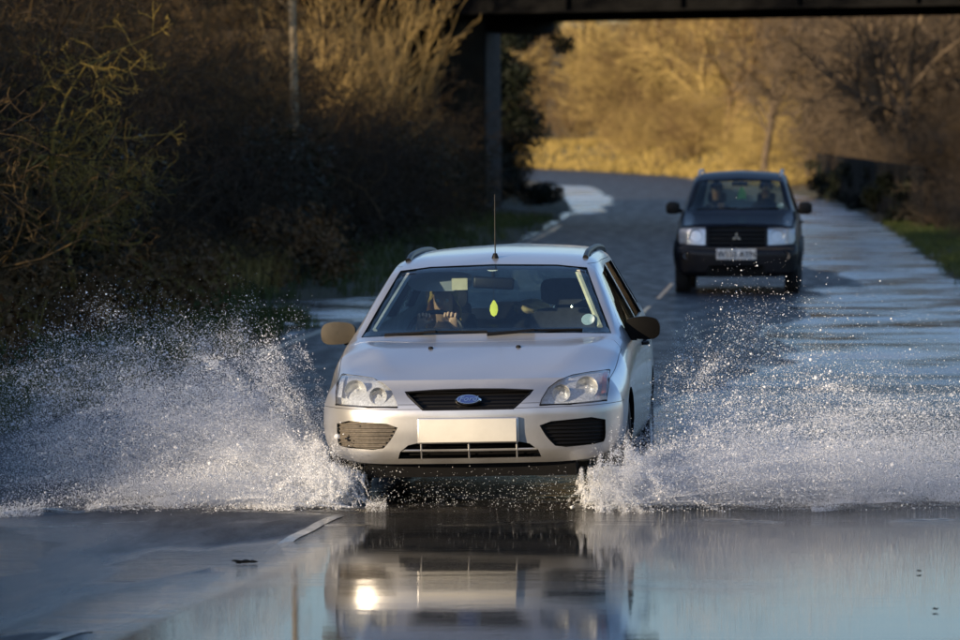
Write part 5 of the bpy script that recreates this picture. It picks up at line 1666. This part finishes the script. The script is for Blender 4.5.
# ------------------------------------------------------------------ spray thrown up by the silver car
m, nt, p = new_mat('spray_droplets')
v = coords(nt)
nt.links.new(ramp(nt, noise(nt, v, 3.0, 2), [(.3, (.80, .83, .88)), (.7, (.88, .90, .93))]), p.inputs['Base Color'])
p.inputs['Roughness'].default_value = .25
p.inputs['Specular IOR Level'].default_value = .6
p.inputs['Subsurface Weight'].default_value = 0.0
tr = nt.nodes.new('ShaderNodeBsdfTranslucent'); tr.inputs[0].default_value = (.82, .86, .92, 1)
mx = nt.nodes.new('ShaderNodeMixShader'); mx.inputs[0].default_value = .35
nt.links.new(p.outputs[0], mx.inputs[1]); nt.links.new(tr.outputs[0], mx.inputs[2]); nt.links.new(mx.outputs[0], nt.nodes['Material Output'].inputs[0])
M['droplet'] = m

OCT_V = np.array([(1, 0, 0), (-1, 0, 0), (0, 1, 0), (0, -1, 0), (0, 0, 1), (0, 0, -1)], float)
OCT_F = np.array([(0, 2, 4), (2, 1, 4), (1, 3, 4), (3, 0, 4), (2, 0, 5), (1, 2, 5), (3, 1, 5), (0, 3, 5)])
TET_V = np.array([(1, 1, 1), (1, -1, -1), (-1, 1, -1), (-1, -1, 1)], float) * .9
TET_F = np.array([(0, 1, 2), (0, 3, 1), (0, 2, 3), (1, 3, 2)])
def drops(P, rad, g, big=.0042):
    Vs = []; Fs = []; base = 0
    for sel, bv, bf in ((rad < big, TET_V, TET_F), (rad >= big, OCT_V, OCT_F)):
        q = P[sel]; r = rad[sel]; n = len(q)
        if n == 0: continue
        ax = g.normal(size=(n, 4)); ax /= np.linalg.norm(ax, axis=1, keepdims=True)
        w, x, y, z = ax.T
        Rm = np.stack([np.stack([1 - 2 * (y * y + z * z), 2 * (x * y - z * w), 2 * (x * z + y * w)], 1), np.stack([2 * (x * y + z * w), 1 - 2 * (x * x + z * z), 2 * (y * z - x * w)], 1), np.stack([2 * (x * z - y * w), 2 * (y * z + x * w), 1 - 2 * (x * x + y * y)], 1)], 1)
        V = np.einsum('nij,kj->nki', Rm, bv) * r[:, None, None] + q[:, None, :]
        F = bf[None] + (np.arange(n) * len(bv))[:, None, None] + base
        Vs.append(V.reshape(-1, 3)); Fs.append(F.reshape(-1, 3)); base += n * len(bv)
    return np.concatenate(Vs), np.concatenate(Fs)

_mist = None
def point_mist(name, P, rad):
    """a cloud of very small droplets, drawn as spheres"""
    global _mist
    me = bpy.data.meshes.new(name)
    P = np.asarray(P, np.float32)
    me.vertices.add(len(P)); me.vertices.foreach_set('co', P.ravel())
    at = me.attributes.new('drop_radius', 'FLOAT', 'POINT'); at.data.foreach_set('value', np.asarray(rad, np.float32))
    me.update()
    o = link_mesh(name, me, M['droplet'])
    if _mist is None:
        _mist = bpy.data.node_groups.new('droplets', 'GeometryNodeTree')
        _mist.interface.new_socket(name='Geometry', in_out='INPUT', socket_type='NodeSocketGeometry')
        _mist.interface.new_socket(name='Geometry', in_out='OUTPUT', socket_type='NodeSocketGeometry')
        a = _mist.nodes.new('NodeGroupInput'); b = _mist.nodes.new('NodeGroupOutput')
        mp = _mist.nodes.new('GeometryNodeMeshToPoints'); na = _mist.nodes.new('GeometryNodeInputNamedAttribute'); na.data_type = 'FLOAT'
        na.inputs['Name'].default_value = 'drop_radius'
        sm = _mist.nodes.new('GeometryNodeSetMaterial'); sm.inputs['Material'].default_value = M['droplet']
        L = _mist.links
        L.new(a.outputs[0], mp.inputs['Mesh']); L.new(na.outputs[0], mp.inputs['Radius']); L.new(mp.outputs[0], sm.inputs['Geometry']); L.new(sm.outputs[0], b.inputs[0])
    md = o.modifiers.new('droplets', 'NODES'); md.node_group = _mist
    return o

CARV = 13.0
CAR_O = np.array([-.06, 28.0, 0.0]); _a = R(5.0)
AX_X = np.array([math.cos(_a), -math.sin(_a), 0]); AX_Y = np.array([math.sin(_a), math.cos(_a), 0]); AX_Z = np.array([0, 0, 1.])
def spray(side, seed, jets, per_jet, spec):
    """ballistic jets leaving the tyre; positions in car axes then world"""
    g = np.random.default_rng(seed)
    J = jets
    kind = g.choice(len(spec), J, p=np.array([s['share'] for s in spec]))
    out = []; rad = []
    for k, s in enumerate(spec):
        n = int((kind == k).sum())
        vo = g.uniform(*s['out'], n); vu = g.uniform(*s['up'], n) * g.uniform(.55, 1, n); vb = g.uniform(*s['back'], n)
        t0 = g.uniform(0, 1, n)**s.get('tp', 1.0) * s['tmax']
        y0 = g.uniform(*s['y0'], n); x0 = s['x0'] + g.normal(0, .06, n)
        m_ = int(per_jet * s.get('mult', 1))
        age = np.repeat(t0, m_) + g.normal(0, s['dt'], n * m_)
        age = np.clip(age, 0.0, None)
        jit = s['jit'] * np.repeat(g.uniform(.15, 1.35, n), m_)
        VO = np.repeat(vo, m_) * (1 + g.normal(0, 1, n * m_) * jit); VU = np.repeat(vu, m_) * (1 + g.normal(0, 1, n * m_) * jit); VB = np.repeat(vb, m_) + g.normal(0, .25, n * m_) + s.get('sw', .10 * side if side > 0 else 0) * VO
        drag = 1 / (1 + .7 * age)
        px = side * (np.repeat(x0, m_) + VO * age * drag)
        pz = .02 + VU * age * drag - 4.9 * age**2 * s.get('g', .8)
        py = np.repeat(y0, m_) + VB * age
        ok = pz > -.01
        q = np.stack([px, py, np.abs(pz)], 1)[ok]
        out.append(q); rad.append(s['size'] * .88 * np.exp(g.normal(0, .62, len(q))))
    Q = np.concatenate(out); r = np.concatenate(rad)
    # nothing inside the car body
    inside = (np.abs(Q[:, 0]) < .90) & (Q[:, 1] > .12) & (Q[:, 1] < 4.4) & (Q[:, 2] > .24)
    Q = Q[~inside]; r = r[~inside]
    W = CAR_O + Q[:, :1] * AX_X + Q[:, 1:2] * AX_Y + Q[:, 2:3] * AX_Z
    return W, r, g
LEFT = [dict(share=.34, out=(1.0, 4.4), up=(1.2, 3.6), back=(-.6, 2.2), tmax=.62, tp=.8, y0=(.1, .8), x0=.82, dt=.035, jit=.07, size=.0018),
        dict(share=.28, out=(1.6, 5.8), up=(3.4, 5.8), back=(-.2, 3.2), tmax=.75, tp=.75, y0=(.4, 1.0), x0=.84, dt=.03, jit=.06, size=.0018),
        dict(share=.26, out=(2.0, 7.5), up=(.5, 2.2), back=(-.9, 1.4), tmax=.42, tp=.8, y0=(-.2, .8), x0=.80, dt=.03, jit=.08, size=.0018, sw=-.10),
        dict(share=.12, out=(.1, 1.6), up=(.8, 3.0), back=(-.8, .9), tmax=.34, tp=.7, y0=(-.02, .45), x0=.72, dt=.03, jit=.10, size=.0018, sw=0)]
RIGHT = [dict(share=.38, out=(1.0, 9.5), up=(1.2, 4.7), back=(-.4, 3.5), tmax=.68, tp=.8, y0=(.1, .8), x0=.82, dt=.035, jit=.08, size=.0018),
         dict(share=.09, out=(1.0, 4.6), up=(3.4, 5.6), back=(2.0, 7.5), tmax=.85, tp=.6, y0=(.5, 1.2), x0=.84, dt=.05, jit=.10, size=.0019),
         dict(share=.41, out=(2.0, 13.0), up=(.6, 3.2), back=(-.5, 2.6), tmax=.42, tp=.8, y0=(-.1, .9), x0=.80, dt=.03, jit=.08, size=.0018, sw=.17),
         dict(share=.12, out=(.1, 1.6), up=(.8, 3.0), back=(-.8, .9), tmax=.34, tp=.7, y0=(-.02, .45), x0=.72, dt=.03, jit=.10, size=.0018, sw=0)]
for side, seed, spec, lab in ((-1, 1, LEFT, 'wide white fan of spray thrown towards the thicket'), (1, 2, RIGHT, 'long low white sheet of spray thrown towards the right verge')):
    W, r, g = spray(side, seed, 2600, 24, spec)
    V, F = drops(W, r, g)
    o = link_mesh('water_spray', tri_mesh('water_spray', V, F), M['droplet'])
    tag(o, lab, 'spray', kind='stuff')
    W, r, g = spray(side, seed + 10, 3800, 380, spec)
    tag(point_mist('spray_mist', W, r * .58), 'fine mist within the ' + lab, 'spray', kind='stuff')
# droplets flung from under the bumper
g = np.random.default_rng(9)
n = 1700
Q = np.stack([g.uniform(-.95, .95, n), g.uniform(-.25, .35, n), np.abs(g.normal(0, .11, n)) * (.5 + np.abs(np.sin(np.linspace(0, 50, n))))], 1)
Q = Q[Q[:, 2] < .27]
W = CAR_O + Q[:, :1] * AX_X + Q[:, 1:2] * AX_Y + Q[:, 2:3] * AX_Z
V, F = drops(W, 0.0015 * np.exp(g.normal(0, .4, len(W))), g)
tag(link_mesh('bumper_spray', tri_mesh('bumper_spray', V, F), M['droplet']), 'fine droplets flying beneath the silver car bumper', 'spray', kind='stuff')

# broken foam along the wave front
n = 60000
fx = np.where(g.random(n) < .5, -1, 1) * g.uniform(.55, 3.6, n)
keep = vnoise(fx * 5, fx * 0, 51) > .48
fx = fx[keep]; n = len(fx)
fy = wave_front(fx) + np.abs(g.normal(0, .22, n)) - .06 - .35 * (vnoise(fx * 3.1, fx * 0 + 2, 33) - .5)
fz = np.abs(g.normal(0, .020, n)) * (.4 + 1.6 * vnoise(fx * 7, fx * 0, 61)) + .004
tag(point_mist('wave_foam', np.stack([fx, fy, fz], 1), .0014 * np.exp(g.normal(0, .4, n))), 'broken foam along the front of the bow wave', 'foam', kind='stuff')

# ------------------------------------------------------------------ small litter
def litter(name, x, y, s, seed, label, mat):
    r = random.Random(seed)
    e = empty(name, (x, y, 0.004)); tag(e, label, 'litter')
    T = Twigs()
    for _ in range(5):
        a = r.uniform(-.5, .5) + (math.pi if r.random() < .5 else 0); l = s * r.uniform(.5, 1)
        T.seg((0 + r.uniform(-.3, .3) * s, r.uniform(-.1, .1) * s, .006), (math.cos(a) * l, math.sin(a) * l * .6, .006 + s * r.uniform(.02, .15)), .08 * s, .04 * s)
    link_mesh('twig', T.mesh('twig', 4), M['bark_dark'], e)
    for _ in range(9):
        c = Vector((r.uniform(-.8, .8) * s, r.uniform(-.3, .3) * s, r.uniform(.002, .012)))
        a = r.uniform(0, 6.28); l = min(.03, s * .5) * r.uniform(.6, 1)
        lf = [(-l, 0), (-l * .3, l * .45), (l * .6, l * .3), (l, 0), (l * .6, -l * .3), (-l * .3, -l * .45)]
        R3 = Matrix.Rotation(a, 3, 'Z') @ Matrix.Rotation(r.uniform(-.8, .8), 3, 'X')
        vs = [c + R3 @ Vector((px, py, .25 * abs(py))) for px, py in lf]
        link_mesh('leaf', mesh_from('leaf', vs, [(0, 1, 2, 3, 4, 5)]), mat, e)
    return e
litter('leaf_litter', -1.21, 24.5, .075, 1, 'small clump of wet dark leaves on the road left of the reflection', M['bark_dark'])
litter('leaf_litter', 2.12, 22.1, .018, 2, 'tiny dark scrap floating at the right edge of the picture, nearer one', M['bark_dark'])
litter('leaf_litter', 2.22, 24.0, .016, 3, 'tiny dark scrap floating at the right edge of the picture, farther one', M['bark_dark'])
